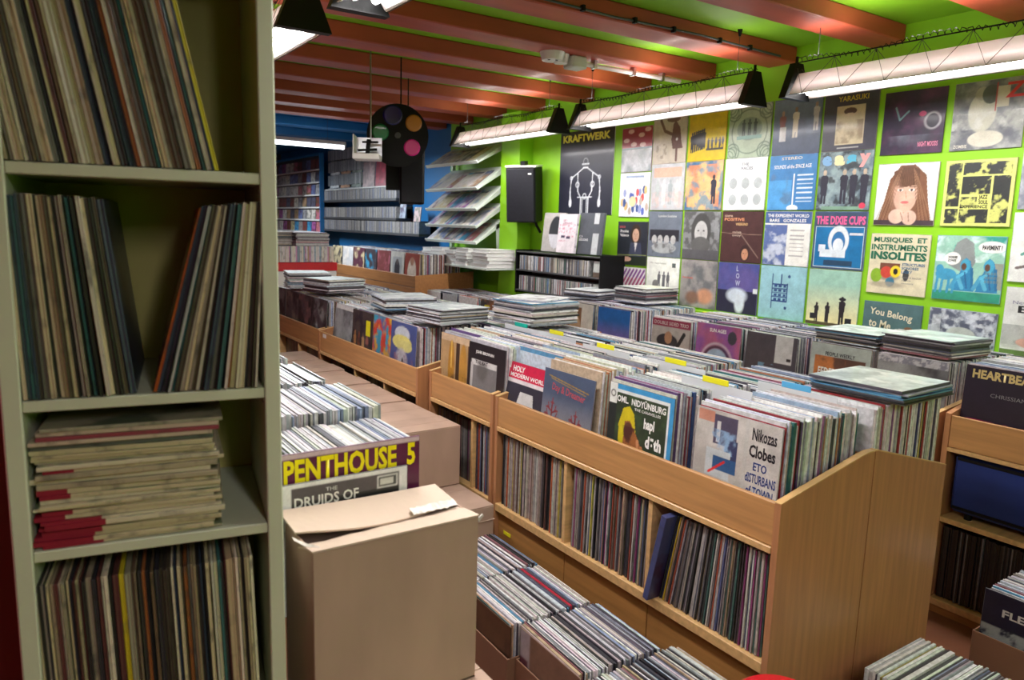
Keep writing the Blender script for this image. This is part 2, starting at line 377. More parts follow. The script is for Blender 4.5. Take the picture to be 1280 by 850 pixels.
def face(c, x, y, s, skin, hair):
    c.ell(x, y, .30*s, .42*s, hair); c.ell(x, y-.05*s, .2*s, .28*s, skin); c.ell(x-.08*s, y, .03*s, .015*s, K); c.ell(x+.08*s, y, .03*s, .015*s, K)
    c.line(x, y-.02*s, x+.01*s, y-.12*s, .008, tuple(a*.7 for a in skin)); c.ell(x, y-.2*s, .06*s, .018*s, (.5, .15, .12)); return c
def ART(key, n=56):
    A = {}
    sd = sum(map(ord, key))*7
    if key == 'clouds':
        c = Cv(n, (.33, .03, .05), sd).rect(0, 0, 1, .55, (.16, .22, .25)).cloud(4, (.75, .75, .8), .3, .7, 1, (0, 0, 1, .5))
        for x, y in ((.3, .92), (.65, .82), (.15, .72), (.4, .62), (.85, .93), (.7, .6)): c.ell(x, y, .1, .05, (.75, .5, .5))
        return c, [], 'dark red record cover with pale clouds over grey sky, top row beside the robot poster'
    if key == 'catman':
        c = Cv(n, (.52, .46, .38), sd).ell(.6, .93, .2, .06, (.16, .09, .07)).line(.22, .93, .35, .7, .035, (.16, .09, .07)).line(.35, .7, .55, .62, .035, (.16, .09, .07)).poly([(.55, .5), (.6, .85), (.68, .88), (.8, .75), (.85, .45), (.9, .3), (.6, .3)], (.15, .08, .07)).line(.72, .35, .72, .05, .03, (.15, .08, .07)).ell(.72, .5, .03, .03, Wt)
        c.cloud(14, (.2, .15, .12), .5, .6, .6, (.1, .1, .42, .42)); return c, [], 'beige record cover with a leaping dark brown figure, top row'
    if key == 'yellowmen':
        c = Cv(n, (.62, .45, .0), sd)
        for i, x in enumerate(np.linspace(.1, .42, 7)): c.person(x, .18+.01*i, .42, K)
        for x in (.55, .65, .75, .85, .93): c.person(x, .2, .26, K)
        c.rect(.5, .2, .95, .24, K); return c, [], 'mustard yellow record cover with a line of black silhouettes, top row'
    if key == 'ornate':
        c = Cv(n, (.36, .44, .33), sd)
        for k in (.46, .38): 
            for a_, b_ in ((.5-k, .5-k), (.5+k, .5-k), (.5-k, .5+k), (.5+k, .5+k)): c.ring(a_, b_, .16, .02, (.08, .13, .1)); c.ring(a_, b_, .1, .015, (.1, .16, .12))
        c.ring(.5, .5, .42, .02, (.1, .15, .12)).ell(.5, .55, .3, .22, (.2, .27, .22)); [c.person(x, .4, .34, (.05, .07, .07)) for x in (.36, .5, .64)]
        c.rect(.2, .36, .8, .42, (.15, .3, .25)); return c, [], 'grey green record cover with ornate scroll border and three figures, top row'
    if key == 'trio':
        c = Cv(n, (.1, .14, .22), sd).grad((.05, .07, .12), (.15, .21, .31)); c.person(.2, .25, .55, (.25, .1, .1), (.4, .25, .2)); c.person(.48, .3, .55, (.62, .58, .5), (.25, .15, .1)); c.person(.9, .4, .5, (.5, .5, .5), (.3, .2, .15)); c.rect(.15, .25, .28, .5, (.6, .6, .62))
        return c, [], 'slate blue record cover with three standing people in pale clothes, top row'
    if key == 'yarasuki':
        c = Cv(n, (.05, .05, .075), sd).rect(.24, .1, .78, .76, (.58, .50, .33)).ell(.5, .66, .12, .06, (.1, .06, .05)).ell(.5, .6, .09, .03, (.6, .5, .35)); c.cloud(7, (.3, .22, .14), .5, .62, .8, (.26, .12, .76, .5)); c.rect(.3, .04, .7, .06, (.4, .4, .4))
        return c, [('YARASUKI', .26, .83, .56, .09, (.6, .48, .05), .02)], 'black record cover with a beige portrait panel and gold lettering YARASUKI, top row'
    if key == 'night':
        c = Cv(n, (.02, .015, .04), sd).cloud(4, (.10, .03, .09), .45, .7, .8).cloud(3, (.18, .2, .26), .5, .8, .8, (0, 0, 1, .3)); c.ring(.82, .5, .12, .03, (.4, .4, .45)).ell(.82, .5, .09, .11, (.02, .02, .04)).line(.2, .75, .28, .55, .015, (.15, .3, .32)).line(.28, .55, .42, .68, .015, (.15, .3, .32)).ell(.65, .62, .06, .04, (.5, .04, .15))
        return c, [('NIGHT MOODS', .62, .1, .32, .08, (.8, .25, .4), .02)], 'near black purple record cover with a ghostly ring and pink title, top row'
    if key == 'mummy':
        c = Cv(n, (.10, .11, .14), sd).cloud(5, (.4, .42, .4), .45, .7, .9).ell(.42, .55, .2, .3, (.5, .5, .42)).ell(.4, .82, .1, .1, (.4, .38, .33)).ell(.52, .8, .12, .14, (.08, .1, .09)).rect(.6, .6, .78, .9, (.5, .48, .38)).line(.6, .55, .6, .95, .01, (.4, .05, .05)).ell(.5, .15, .25, .12, (.55, .53, .45)).cloud(8, (.7, .72, .7), .5, .7, .6, (0, .3, 1, .55))
        return c, [('Z', .72, .72, .26, .22, (.6, .03, .03), .02), ('ZOMBIE', .05, .03, .2, .05, (.6, .58, .5), .02)], 'grey collage record cover with a pale wrapped figure and red letter, top right'
    if key == 'crowd':
        c = Cv(n, (.78, .8, .84), sd); 
        for i in range(26): c.ell(c.r.rand()*.9+.05, .12+c.r.rand()*.5, .05, .09, [(.1, .15, .5), (.5, .4, .35), (.05, .1, .3), (.7, .5, .2), (.3, .35, .6), (.7, .1, .1)][i % 6])
        c.ell(.45, .35, .12, .12, (.8, .7, .4)); c.rect(.2, .9, .8, .94, (.3, .4, .6)); return c, [], 'white record cover with a dense crowd in blue, second row beside the tall robot poster'
    if key == 'palegroup':
        c = Cv(n, (.5, .52, .55), sd).rect(.08, .72, .92, .92, (.7, .42, .32)); [c.person(x, .12, .55, k) for x, k in ((.2, (.45, .5, .5)), (.4, (.7, .7, .68)), (.6, (.35, .4, .42)), (.8, (.65, .62, .6)))]
        c.cloud(9, (.7, .45, .4), .5, .62, .5, (.05, .05, .95, .4)); return c, [], 'pale grey record cover with an orange band above blurred standing people, second row'
    if key == 'flame':
        c = Cv(n, (.06, .16, .3), sd).rect(.06, .06, .94, .94, (.55, .22, .12)).cloud(4, (.75, .45, .2), .42, .55).cloud(6, (.1, .25, .35), .52, .6, .8); c.person(.78, .12, .6, (.03, .03, .05)); return c, [], 'orange and blue record cover with a thin black standing silhouette, second row'
    if key == 'whitegrid':
        c = Cv(n, (.82, .83, .82), sd); [c.ell(x, y, .1, .11, (.38, .42, .43)) or c.ell(x, y+.03, .05, .06, (.7, .71, .7)) for x in (.22, .52, .82) for y in (.2, .52)]
        return c, [('THE\nFACES', .4, .78, .28, .14, (.12, .15, .2), .02)], 'white record cover with faint grid of grey heads, second row'
    if key == 'stereo':
        c = Cv(n, (.05, .2, .45), sd).rect(0, 0, .5, .55, (.08, .3, .6)).line(.55, .1, .55, .65, .01, Wt).cloud(5, (.1, .18, .3), .5, .6, .7, (.05, .1, .5, .8)); [c.rect(.62, y, .95, y+.025, (.6, .7, .8)) for y in (.62, .54, .46, .38, .3, .2, .14)]
        c.ell(.55, .03, .12, .06, (.7, .8, .9)); return c, [('STEREO', .25, .92, .45, .05, CR, .01), ('SOUNDS of the SPACE AGE', .1, .76, .8, .07, Wt, .01)], 'blue record cover headed STEREO with a rocket and white text lines, second row'
    if key == 'easy':
        c = Cv(n, (.14, .2, .24), sd).cloud(6, (.3, .4, .42), .45, .6, .8).cloud(8, K, .5, .6, .8); [c.person(x, .1, .6, (.03, .03, .05), (.5, .4, .3)) for x in (.12, .5, .68, .88)]; c.rect(.1, 0, .9, .06, (.2, .35, .25)); c.ell(.88, .07, .06, .05, (.6, .05, .1))
        return c, [('e', .04, .76, .2, .18, (.2, .4, .65), .06), ('a', .28, .76, .2, .18, (.8, .7, .4), .06), ('s', .52, .76, .18, .18, (.1, .45, .65), .06), ('y', .75, .72, .2, .23, (.75, .35, .35), .06)], 'dark teal record cover with band members under big letters spelling easy, second row'
    if key == 'girl':
        c = Cv(n, (.72, .76, .76), sd).poly([(.05, 0), (.15, .4), (.22, .75), (.38, .97), (.62, .98), (.82, .8), (.88, .4), (.97, 0)], (.2, .09, .05)).ell(.5, .5, .2, .3, (.66, .42, .32)).poly([(.28, .65), (.28, .88), (.5, .97), (.7, .9), (.72, .66), (.5, .62)], (.13, .06, .035))
        for x in (.41, .6): c.ell(x, .57, .05, .02, (.85, .8, .78)); c.ell(x, .57, .022, .022, (.05, .04, .04))
        
        for i in range(46):
            t = i/45; xs = .1+.8*t; top = .97-.9*abs(t-.5)**2.2
            if not (.3 < xs < .7): c.line(.5+(xs-.5)*.45, top, xs+(xs-.5)*.18, .08, .004, ((.36, .2, .11), (.12, .055, .03), (.28, .14, .08))[i % 3], .8)
            else: c.line(.5+(xs-.5)*.6, .96, xs, .66, .004, ((.16, .08, .045), (.07, .035, .02))[i % 2], .8)
        c.ell(.34, .48, .08, .25, (.45, .26, .19), .35, .9).line(.37, .62, .46, .62, .006, (.1, .05, .03)).line(.56, .62, .65, .62, .006, (.1, .05, .03)).line(.5, .55, .52, .44, .008, (.5, .28, .2)).ell(.5, .37, .07, .022, (.6, .15, .15)).rect(.0, 0, 1, .08, (.06, .04, .05)).ell(.38, .14, .13, .12, (.68, .48, .38)).ell(.6, .12, .12, .12, (.66, .45, .36)).line(.45, .2, .5, .08, .008, (.35, .2, .15)).line(.58, .2, .6, .06, .008, (.35, .2, .15))
        return c, [], 'colour portrait record cover of a girl with long brown hair and fringe, second row'
    if key == 'jazz':
        y_ = (.68, .72, .2); c = Cv(n, y_, sd)
        for b in ((.05, .3, .24, .96), (.27, .78, .95, .96), (.27, .48, .68, .75), (.27, .28, .5, .44), (.27, .05, .68, .26), (.71, .05, .95, .75), (.05, .04, .24, .27)): c.rect(*b, (.03, .035, .035)); c.cloud(9, y_, .53, .6, .8, b)
        return c, [('JAZZ\nSOUL', .53, .33, .14, .14, K, .03), ('EXPERIENCE', .27, .27, .4, .05, K, .02)], 'yellow and black collage record cover reading JAZZ EXPERIENCE, second row right'
    if key == 'rightpanel':
        c = Cv(n, (.6, .62, .66), sd).cloud(4, (.2, .22, .28), .5, .65); return c, [], 'pale blue grey record cover cut by the right edge, below the wrapped figure cover'
    if key == 'suit':
        c = Cv(n, (.03, .035, .05), sd); face(c, .62, .72, .55, (.6, .38, .28), (.05, .03, .02)); c.poly([(.45, .52), (.4, .2), (.85, .2), (.8, .52)], (.06, .07, .12)).poly([(.58, .52), (.62, .3), (.68, .52)], (.7, .7, .7)).rect(0, 0, 1, .2, (.02, .03, .02)).ell(.3, .13, .2, .06, (.55, .33, .25)).line(0, .22, 1, .24, .008, (.3, .35, .1))
        return c, [('Frankie\nValance', .08, .66, .3, .16, Wt, .01), ('SINGS', .05, .86, .2, .05, (.6, .1, .1), .01)], 'dark record cover of a man in a suit, third row beside the box sets'
    if key == 'greyband':
        c = Cv(n, (.16, .19, .24), sd).rect(.05, .35, .95, .6, (.03, .03, .04)); [c.ell(x, .38, .08, .1, (.5, .5, .5)) for x in (.2, .38, .58, .78)]; c.ell(.5, .2, .38, .12, (.4, .42, .44)).cloud(8, (.1, .1, .1), .5, .6, .7, (.1, .08, .9, .4)); return c, [('London Sessions', .3, .88, .55, .05, Wt)], 'blue grey record cover with a band seated at a table, third row'
    if key == 'bwface':
        c = Cv(n, (.25, .26, .27), sd).cloud(10, (.08, .08, .08), .45, .55, .8); face(c, .5, .6, .9, (.5, .5, .5), (.07, .07, .07)); c.ell(.5, .3, .26, .18, (.12, .12, .12)).rect(0, 0, 1, .2, (.1, .1, .11)); return c, [], 'black and white close portrait record cover of a bearded man, third row'
    if key == 'brownline':
        c = Cv(n, (.07, .03, .03), sd).line(0, .58, 1, .55, .006, (.3, .2, .15)).line(.45, .6, .95, .1, .006, (.35, .25, .2)); face(c, .62, .18, .4, (.5, .25, .15), (.04, .02, .02)); return c, [('cinema', .06, .9, .2, .05, (.7, .5, .4)), ('POSITIVE', .06, .82, .5, .06, (.7, .3, .15), .02), ('WEEKEND', .35, .73, .3, .05, (.7, .45, .2), .02), ('miles\naway', .28, .5, .22, .12, (.6, .5, .4))], 'dark brown record cover with a thin diagonal line and small head, third row'
    if key == 'expedient':
        c = Cv(n, (.75, .76, .72), sd).rect(0, .78, 1, 1, (.06, .12, .3)).rect(0, 0, .5, .76, (.1, .15, .35)).cloud(6, (.6, .65, .75), .5, .6, .8, (0, 0, .5, .76)); [c.rect(.58, y, .88, y+.02, (.4, .4, .4)) for y in (.65, .55, .48, .41, .34, .27, .18)]
        return c, [('THE EXPEDIENT WORLD', .05, .9, .9, .06, Wt, .02), ('BARE   GONZALES', .1, .81, .8, .06, Wt, .02)], 'navy and white record cover headed THE EXPEDIENT WORLD, third row'
    if key == 'dixie':
        c = Cv(n, (.05, .08, .14), sd).rect(.04, .03, .97, .74, (.6, .7, .75)).rect(.05, .04, .96, .73, (.01, .16, .38)).ell(.5, .5, .2, .26, (.7, .76, .8)).ell(.5, .48, .13, .18, (.03, .16, .38)).ell(.5, .42, .1, .12, (.7, .78, .85)).rect(.15, .2, .65, .34, (.65, .72, .78)).rect(.12, .3, .25, .42, (.65, .72, .8)).rect(.25, .06, .8, .15, (.02, .06, .12)).rect(.7, .6, .95, .64, (.6, .65, .7))
        return c, [('THE DIXIE CUPS', .03, .78, .95, .15, (.72, .12, .3), .04)], 'blue record cover with pink title THE DIXIE CUPS, third row'
    if key == 'musiques':
        g = (.02, .14, .08); c = Cv(n, (.68, .62, .44), sd).rect(.2, .32, .55, .52, (.18, .07, .04)).ell(.36, .3, .2, .08, (.25, .2, .15), .8, .4).ell(.15, .3, .1, .12, (.25, .45, .03)).ell(.32, .36, .1, .1, (.55, .06, .04)).ell(.48, .38, .09, .1, (.8, .6, .03)).ell(.48, .38, .04, .05, K).ell(.4, .2, .08, .08, (.05, .2, .3)).ell(.35, .15, .3, .05, (.35, .3, .22), .7, .5).ell(.66, .33, .05, .1, (.05, .05, .05))
        return c, [('MUSIQUES  ET', .05, .85, .9, .1, g, .035), ('INSTRUMENTS', .02, .73, .95, .1, g, .035), ('INSOLITES', .02, .57, .95, .14, g, .05), ('STRUCTURES\nSONORES\nLASRY', .58, .36, .38, .17, (.05, .14, .25), .03), ('bernard baschet\nfrancois\ninventions', .6, .18, .32, .13, (.2, .2, .2))], 'cream record cover with big green title MUSIQUES ET INSTRUMENTS INSOLITES, third row'
    if key == 'pavement':
        c = Cv(n, (.3, .55, .45), sd).cloud(5, (.7, .85, .85), .5, .6, .9, (0, .6, 1, 1)).cloud(5, (.0, .3, .25), .5, .6, .9, (0, .75, 1, 1)).poly([(.2, .55), (.3, .9), (.42, .98), (.55, .9), (.6, .6), (.5, .4)], (.25, .28, .28)).rect(.75, .2, 1, .6, (.3, .33, .28)).rect(0, 0, 1, .14, (.03, .3, .2))
        b = (.05, .3, .5)
        for x, y in ((.46, .35), (.8, .35)):
            c.poly([(x-.16, .15), (x-.12, .32), (x-.05, .5), (x-.06, .6), (x, .67), (x+.07, .62), (x+.1, .5), (x+.16, .15)], (.03, .22, .42)); c.ell(x, y+.2, .075, .1, (.06, .36, .55)); c.ell(x-.02, y+.18, .04, .055, (.12, .06, .04))
            c.line(x-.02, .2, x-.1, .38, .03, (.1, .42, .6)).line(x-.1, .38, x-.19, .2, .03, (.07, .32, .5)).line(x+.02, .45, x-.1, .36, .022, (.1, .45, .65)).line(x+.1, .5, x+.13, .2, .02, (.02, .15, .32)).line(x, .44, x+.05, .2, .012, (.02, .12, .28))
        for i in range(14): c.rect(.76+.04*(i % 5), .3+.06*(i//5), .79+.04*(i % 5), .34+.06*(i//5), (.2, .24, .2), .5)
        c.ell(.18, .4, .16, .09, b).ell(.08, .48, .06, .07, b); [c.line(x, .35, x-.02, .12, .02, b) for x in (.06, .14, .24, .32)]
        c.ell(.82, .84, .2, .09, Wt).ell(.26, .65, .12, .1, Wt); return c, [('PAVEMENT ?', .68, .8, .28, .07, K, .04), ('WOWEE\nZOWEE', .19, .6, .14, .09, K, .02)], 'turquoise cartoon record cover with blue cloaked figures and speech bubbles, third row'
    if key == 'whiteright':
        c = Cv(n, (.72, .74, .72), sd).line(.15, .4, .5, .6, .02, (.1, .3, .25)).line(.1, .2, .5, .3, .02, (.15, .12, .12)); return c, [], 'white record cover with a small green leaf cut by the right edge, third row'
    if key == 'stripes':
        c = Cv(n, (.7, .66, .68), sd); [c.line(x, .78, x+.12, .95, .028, (.2, .06, .25)) for x in np.arange(0, 1, .12)]; [c.line(x, .6, x+.1, .75, .028, (.35, .06, .15)) for x in np.arange(0, 1, .12)]; c.cloud(6, (.15, .06, .15), .45, .6, 1, (0, 0, 1, .58)); return c, [], 'record cover with slanted purple stripes below the suited man cover'
    if key == 'whitepeople':
        c = Cv(n, (.78, .8, .76), sd); [c.person(x, .3, .4, (.12, .12, .14)) for x in (.4, .55, .68)]; c.ell(.3, .4, .1, .1, (.2, .2, .2)); c.rect(.78, .8, .9, .9, (.1, .12, .12)); return c, [('the easy riders', .1, .85, .5, .05, (.3, .3, .3))], 'off white record cover with small dark group of people, bottom row'
    if key == 'rocks':
        c = Cv(n, (.35, .33, .32), sd).cloud(4, (.15, .16, .17), .45, .6).ell(.7, .25, .22, .16, (.6, .3, .18), 1, .5).ell(.35, .2, .18, .14, (.25, .14, .1), 1, .5); return c, [('the stones', .05, .6, .3, .05, (.6, .15, .12), .02)], 'grey brown record cover with orange rocks, bottom row'
    if key == 'bluehorse':
        c = Cv(n, (.06, .08, .28), sd).cloud(3, (.13, .1, .3), .4, .7).rect(0, 0, 1, .45, (.02, .02, .05)).ell(.5, .35, .25, .15, (.6, .68, .78), 1, .4).ell(.58, .2, .12, .2, (.65, .72, .8), 1, .4).rect(.9, .42, 1, .52, (.7, .75, .75)); return c, [('L\nO\nW', .45, .55, .12, .4, (.5, .55, .7), .02)], 'deep blue record cover with a pale blurred animal, bottom row'
    if key == 'bluegeo':
        c = Cv(n, (.3, .55, .62), sd); k = (.02, .06, .2); [c.line(.28, y, .62, y, .012, k) for y in (.66, .58, .5, .42, .34)]; c.line(.28, .2, .28, .85, .012, k).line(.48, .66, .48, .85, .012, k).line(.62, .34, .62, .68, .012, k).ell(.65, .82, .03, .03, k).ell(.6, .22, .03, .03, k); [c.rect(x, y, x+.06, y+.04, k) for x in (.33, .43, .53) for y in (.6, .52, .44, .36)]; return c, [], 'light blue record cover with dark blue block script, bottom row'
    if key == 'shadows':
        c = Cv(n, (0, 0, 0), sd).grad((.8, .72, .4), (.32, .55, .45), .1, .75).rect(0, 0, 1, .06, (.1, .07, .04)); [c.person(x, y, h, (.02, .015, .02)) for x, y, h in ((.2, .05, .36), (.42, .05, .38), (.7, .05, .5))]; c.rect(.08, .1, .16, .2, K).rect(.78, .05, .9, .17, K).ell(.7, .5, .07, .03, K); return c, [], 'sunset coloured record cover with three walking silhouettes with cases, bottom row'
    if key == 'belong':
        c = Cv(n, (.08, .16, .17), sd).ell(.75, .55, .2, .04, (.6, .6, .6)).ell(.8, .6, .07, .03, (.2, .1, .05)).rect(.5, .3, 1, .52, (.3, .42, .42)); return c, [('You Belong', .1, .76, .75, .15, CR, .02, -.1), ('to Me', .1, .58, .4, .14, CR, .02, -.1)], 'dark teal record cover with script title You Belong to Me, bottom row'
    if key == 'trees':
        c = Cv(n, (.4, .44, .52), sd).cloud(9, (.06, .07, .12), .45, .55, .9).cloud(14, (.7, .74, .8), .55, .65, .7); c.ell(.5, .62, .22, .12, (.5, .54, .52)).rect(.05, .3, .18, .9, (.6, .64, .66), .5).ell(.85, .3, .12, .3, (.3, .33, .38)); return c, [], 'blue grey woodland record cover with tangled branches, bottom row right'
    if key == 'eli':
        c = Cv(n, (.68, .7, .68), sd).rect(0, .15, 1, .45, (.3, .33, .32)).cloud(5, (.5, .52, .5), .5, .6, .8, (0, .1, 1, .45)).ell(.45, .2, .25, .08, (.6, .35, .28)).rect(0, 0, 1, .08, (.12, .2, .06)); return c, [('New World', .1, .76, .55, .05, (.2, .2, .3)), ('Elijah', .18, .6, .7, .14, K, .02)], 'white and grey record cover titled Elijah, cut by the right edge, bottom row'
    # browsing bins ------------------------------------------------
    if key == 'nikozas':
        c = Cv(n, (.55, .53, .5), sd).cloud(4, (.42, .4, .38), .45, .6).rect(.02, .88, .22, .99, (.55, .15, .06), .7).rect(.22, .68, .5, .97, (.08, .07, .12)).rect(.26, .7, .3, .9, (.6, .6, .6)).rect(.38, .55, .52, .75, (.04, .05, .12)).cloud(9, (.25, .4, .6), .52, .6, .9, (.2, .6, .5, .82)).rect(.15, .35, .45, .62, (.5, .55, .58)).rect(.24, .42, .52, .56, (.03, .1, .25)).line(.2, .38, .38, .52, .012, (.65, .03, .03)).poly([(.18, .3), (.58, .16), (.62, .02), (.3, .08)], (.03, .02, .06)).line(.55, .2, .9, .08, .01, (.5, .05, .04)).rect(.6, 0, .64, 1, (.5, .5, .48), .7)
        b = (.02, .05, .22); return c, [('Nikozas', .68, .82, .27, .12, K, .02), ('Clobes', .66, .66, .29, .12, K, .03), ('ETO', .72, .54, .15, .08, b, .02), ('dISTURBANS', .64, .42, .34, .09, b, .02), ('of TOWN', .66, .3, .3, .09, b, .02), ('Ylang', .72, .06, .24, .12, (.05, .12, .4), .02)], 'grey collage record cover hand lettered in black and blue, front of nearest rack bin'
    if key == 'hapl':
        c = Cv(n, (.02, .035, .02), sd).rect(0, 0, 1, 1, (.03, .05, .03)).cloud(8, (.05, .1, .04), .5, .62, .7).rect(0, .93, 1, 1, (.05, .3, .6)).rect(.93, 0, 1, 1, (.05, .3, .6)).rect(.91, 0, .94, .94, (.75, .78, .8)).rect(.1, .9, .93, .94, (.7, .75, .75)).rect(0, .77, .12, 1, (.75, .78, .75)).rect(0, 0, .12, .77, (.02, .03, .03)).ring(.06, .88, .035, .014, K)
        c.poly([(.2, .2), (.18, .55), (.24, .74), (.34, .78), (.42, .7), (.46, .5), (.36, .3)], (.6, .5, .02)).poly([(.26, .1), (.28, .6), (.36, .62), (.46, .5), (.6, .3), (.75, .0), (.3, 0)], (.32, .12, .04)).ell(.34, .5, .07, .1, (.12, .05, .03)).line(.5, .42, .52, .05, .02, (.55, .25, .12)).line(.56, .36, .74, .05, .02, (.5, .2, .08)).cloud(9, (.06, .02, .02), .52, .6, .8, (.24, .1, .45, .55))
        return c, [('OML.  NIDYÜNBURG', .13, .8, .76, .09, Wt, .03), ('THE CARAVELLES', .42, .75, .4, .03, Wt, .01), ('hapl', .58, .55, .16, .15, Wt, .04), ('döth', .62, .38, .24, .14, Wt, .05)], 'dark green record cover with blue border and yellow haired figure, lettered hapl doth'
    if key == 'dreamer':
        c = Cv(n, (.1, .14, .2), sd).grad((.4, .38, .38), (.07, .1, .17), 0, .7)
        for x, y in ((.22, .25), (.7, .18)): c.line(x, 0, x, y+.3, .012, (.18, .02, .02)); [(c.line(x, y+dy-.04, x+dx, y+dy, .010, (.17, .02, .03)), c.line(x+dx*.6, y+dy-.02, x+dx*.9, y+dy+.06, .008, (.24, .03, .04)), c.ell(x+dx, y+dy, .04, .018, (.22, .03, .04), .8)) for dx, dy in ((0, .33), (-.09, .26), (.09, .24), (-.12, .17), (.12, .15), (-.08, .07), (.1, .06), (-.05, -.03), (.06, -.02))]
        c.line(.1, .92, .9, .82, .006, (.4, .25, .03)).line(.15, .89, .85, .79, .005, (.4, .25, .03)); return c, [('Day & Dreamer', .18, .72, .66, .12, (.5, .08, .1), .01, -.08)], 'slate blue record cover with two dark red trees and red script title'
    if key == 'jeep':
        c = Cv(n, (.035, .035, .055), sd).rect(0, .78, 1, 1, (.6, .02, .07)).rect(0, .72, 1, .78, (.7, .66, .68)).poly([(.3, .4), (.36, .62), (.66, .62), (.72, .4)], (.6, .6, .6)).rect(.22, .26, .8, .42, (.55, .55, .55)).ell(.5, .25, .14, .14, (.03, .03, .05)).ell(.26, .25, .09, .09, (.6, .6, .6)).ell(.76, .25, .09, .09, (.6, .6, .6)).rect(.25, .15, .75, .19, (.5, .5, .5)); return c, [('HOLY', .1, .88, .28, .08, Wt, .04), ('MODERN WORLD', .06, .8, .86, .06, Wt, .03)], 'black record cover with white jeep and red top band, leaning in nearest rack'
    if key == 'nudes':
        c = Cv(n, (.45, .3, .15), sd).rect(0, .9, 1, 1, (.6, .45, .3)).ell(.35, .5, .1, .42, (.45, .22, .03)).ell(.72, .45, .12, .45, (.5, .26, .05)).rect(.5, 0, .6, .9, (.05, .03, .02)).rect(.86, 0, 1, .9, (.12, .06, .03)).cloud(5, (.08, .04, .03), .55, .65, .8, (.1, 0, 1, .4)).line(.35, .9, .35, .5, .02, (.7, .45, .1)); return c, [], 'amber and brown record cover with golden standing forms, second rack section'
    if key == 'hotdog':
        c = Cv(n, (.015, .015, .02), sd).rect(.08, 0, .8, .75, (.2, .2, .21)).rect(.1, .68, .78, .76, (.65, .65, .65)).ell(.4, .6, .15, .14, (.12, .12, .12), .8, .5).ell(.25, .08, .16, .16, (.6, .58, .58)).ell(.6, .04, .14, .12, (.55, .53, .53)).rect(.08, 0, .14, .7, (.5, .5, .5)); return c, [('JOHN BROWAN', .2, .84, .5, .06, Wt, .03), ('THE BAT', .2, .7, .35, .05, K, .02)], 'black record cover with grey photograph and white name, second rack section'
    if key == 'whitehat':
        c = Cv(n, (.06, .09, .26), sd).ell(.45, .8, .3, .14, (.5, .55, .62)).ell(.45, .66, .38, .13, (.65, .62, .2)).ell(.55, .6, .3, .1, (.6, .58, .22)).ell(.45, .3, .25, .25, (.45, .45, .5), 1, .3).cloud(8, (.25, .12, .2), .5, .6, .8, (.1, 0, .9, .45)).ell(.5, .25, .04, .15, K); return c, [], 'blue record cover with yellow brimmed white hat, third rack section'
    if key == 'redcomic':
        c = Cv(n, (.1, .15, .35), sd).cloud(4, (.55, .06, .04), .4, .5).cloud(5, (.6, .35, .05), .5, .58).cloud(6, (.05, .3, .45), .52, .58); return c, [], 'red and blue comic style record cover, third rack section'
    if key == 'crowdbrown':
        c = Cv(n, (.06, .05, .05), sd); [c.person(x, .05, .55, k) for x, k in ((.15, (.4, .2, .08)), (.35, (.25, .08, .04)), (.55, (.5, .3, .15)), (.75, (.3, .12, .1)))]; c.cloud(7, (.02, .02, .03), .52, .62, .8); c.rect(.68, .55, .88, .85, (.8, .75, .02)); return c, [], 'dark record cover with brown figures and yellow price tag, third rack section'
    if key == 'greyport':
        c = Cv(n, (.35, .38, .4), sd).cloud(3, (.08, .09, .1), .45, .65).rect(0, .9, 1, 1, (.7, .72, .72)); return c, [], 'pale grey photographic record cover, far end of third rack section'
    if key == 'bluesky':
        c = Cv(n, (.02, .18, .45), sd).grad((.3, .12, .35), (.01, .14, .5), .1, .75); return c, [], 'plain blue to purple record cover under the sleeve pile, wall rack'
    if key == 'double':
        c = Cv(n, (.45, .43, .42), sd).rect(0, .86, 1, 1, (.3, .03, .08)).ell(.42, .58, .28, .14, (.03, .03, .04)).ell(.45, .65, .1, .12, (.45, .25, .15)).line(.7, .5, .85, .75, .04, K).line(.75, .45, .7, .3, .03, K); return c, [('DOUBLE SIDED TRIO', .05, .89, .9, .07, (.6, .5, .5), .02)], 'grey record cover with crouching dark figure and maroon title, wall rack'
    if key == 'purplesun':
        c = Cv(n, (.3, .1, .38), sd).cloud(3, (.45, .12, .25), .45, .6).ring(.5, .3, .36, .04, (.6, .5, .6)).ring(.5, .3, .3, .05, (.03, .03, .05)).ell(.5, .3, .27, .27, (.35, .48, .65)).ell(.82, .8, .1, .12, (.06, .06, .09)).ell(.5, .25, .09, .07, (.02, .03, .05)); return c, [('SUN AGES', .3, .86, .38, .07, Wt, .03)], 'purple record cover with concentric blue disc, wall rack'
    if key == 'greylabel':
        c = Cv(n, (.07, .065, .085), sd).rect(.6, .55, .92, 1, (.6, .62, .64)).cloud(9, (.15, .3, .45), .5, .58, 1, (.28, .3, .6, .5)).rect(.82, .6, .9, .64, K); return c, [], 'charcoal record cover with white information sticker, wall rack'
    if key == 'army':
        c = Cv(n, (.45, .52, .5), sd).rect(.08, 0, .92, .8, (.12, .05, .03)).cloud(4, (.6, .2, .05), .4, .5, 1, (.08, .2, .6, .8)).ell(.3, .35, .15, .25, (.5, .35, .2)).rect(.4, 0, .92, .45, K); return c, [('PEOPLE WEEKLY', .25, .82, .5, .06, K, .02), ('FEDERAL ARMY', .15, .5, .75, .13, Wt, .03)], 'pale green record cover with orange lettering panel reading FEDERAL ARMY, wall rack'
    if key == 'darkphoto':
        c = Cv(n, (.06, .06, .07), sd).cloud(3, (.35, .36, .38), .45, .65).rect(0, .9, 1, 1, (.25, .25, .32)).cloud(15, (.6, .6, .65), .5, .55, 1, (0, .9, 1, 1)); return c, [], 'dark black and white photograph record cover under a sleeve pile, wall rack'
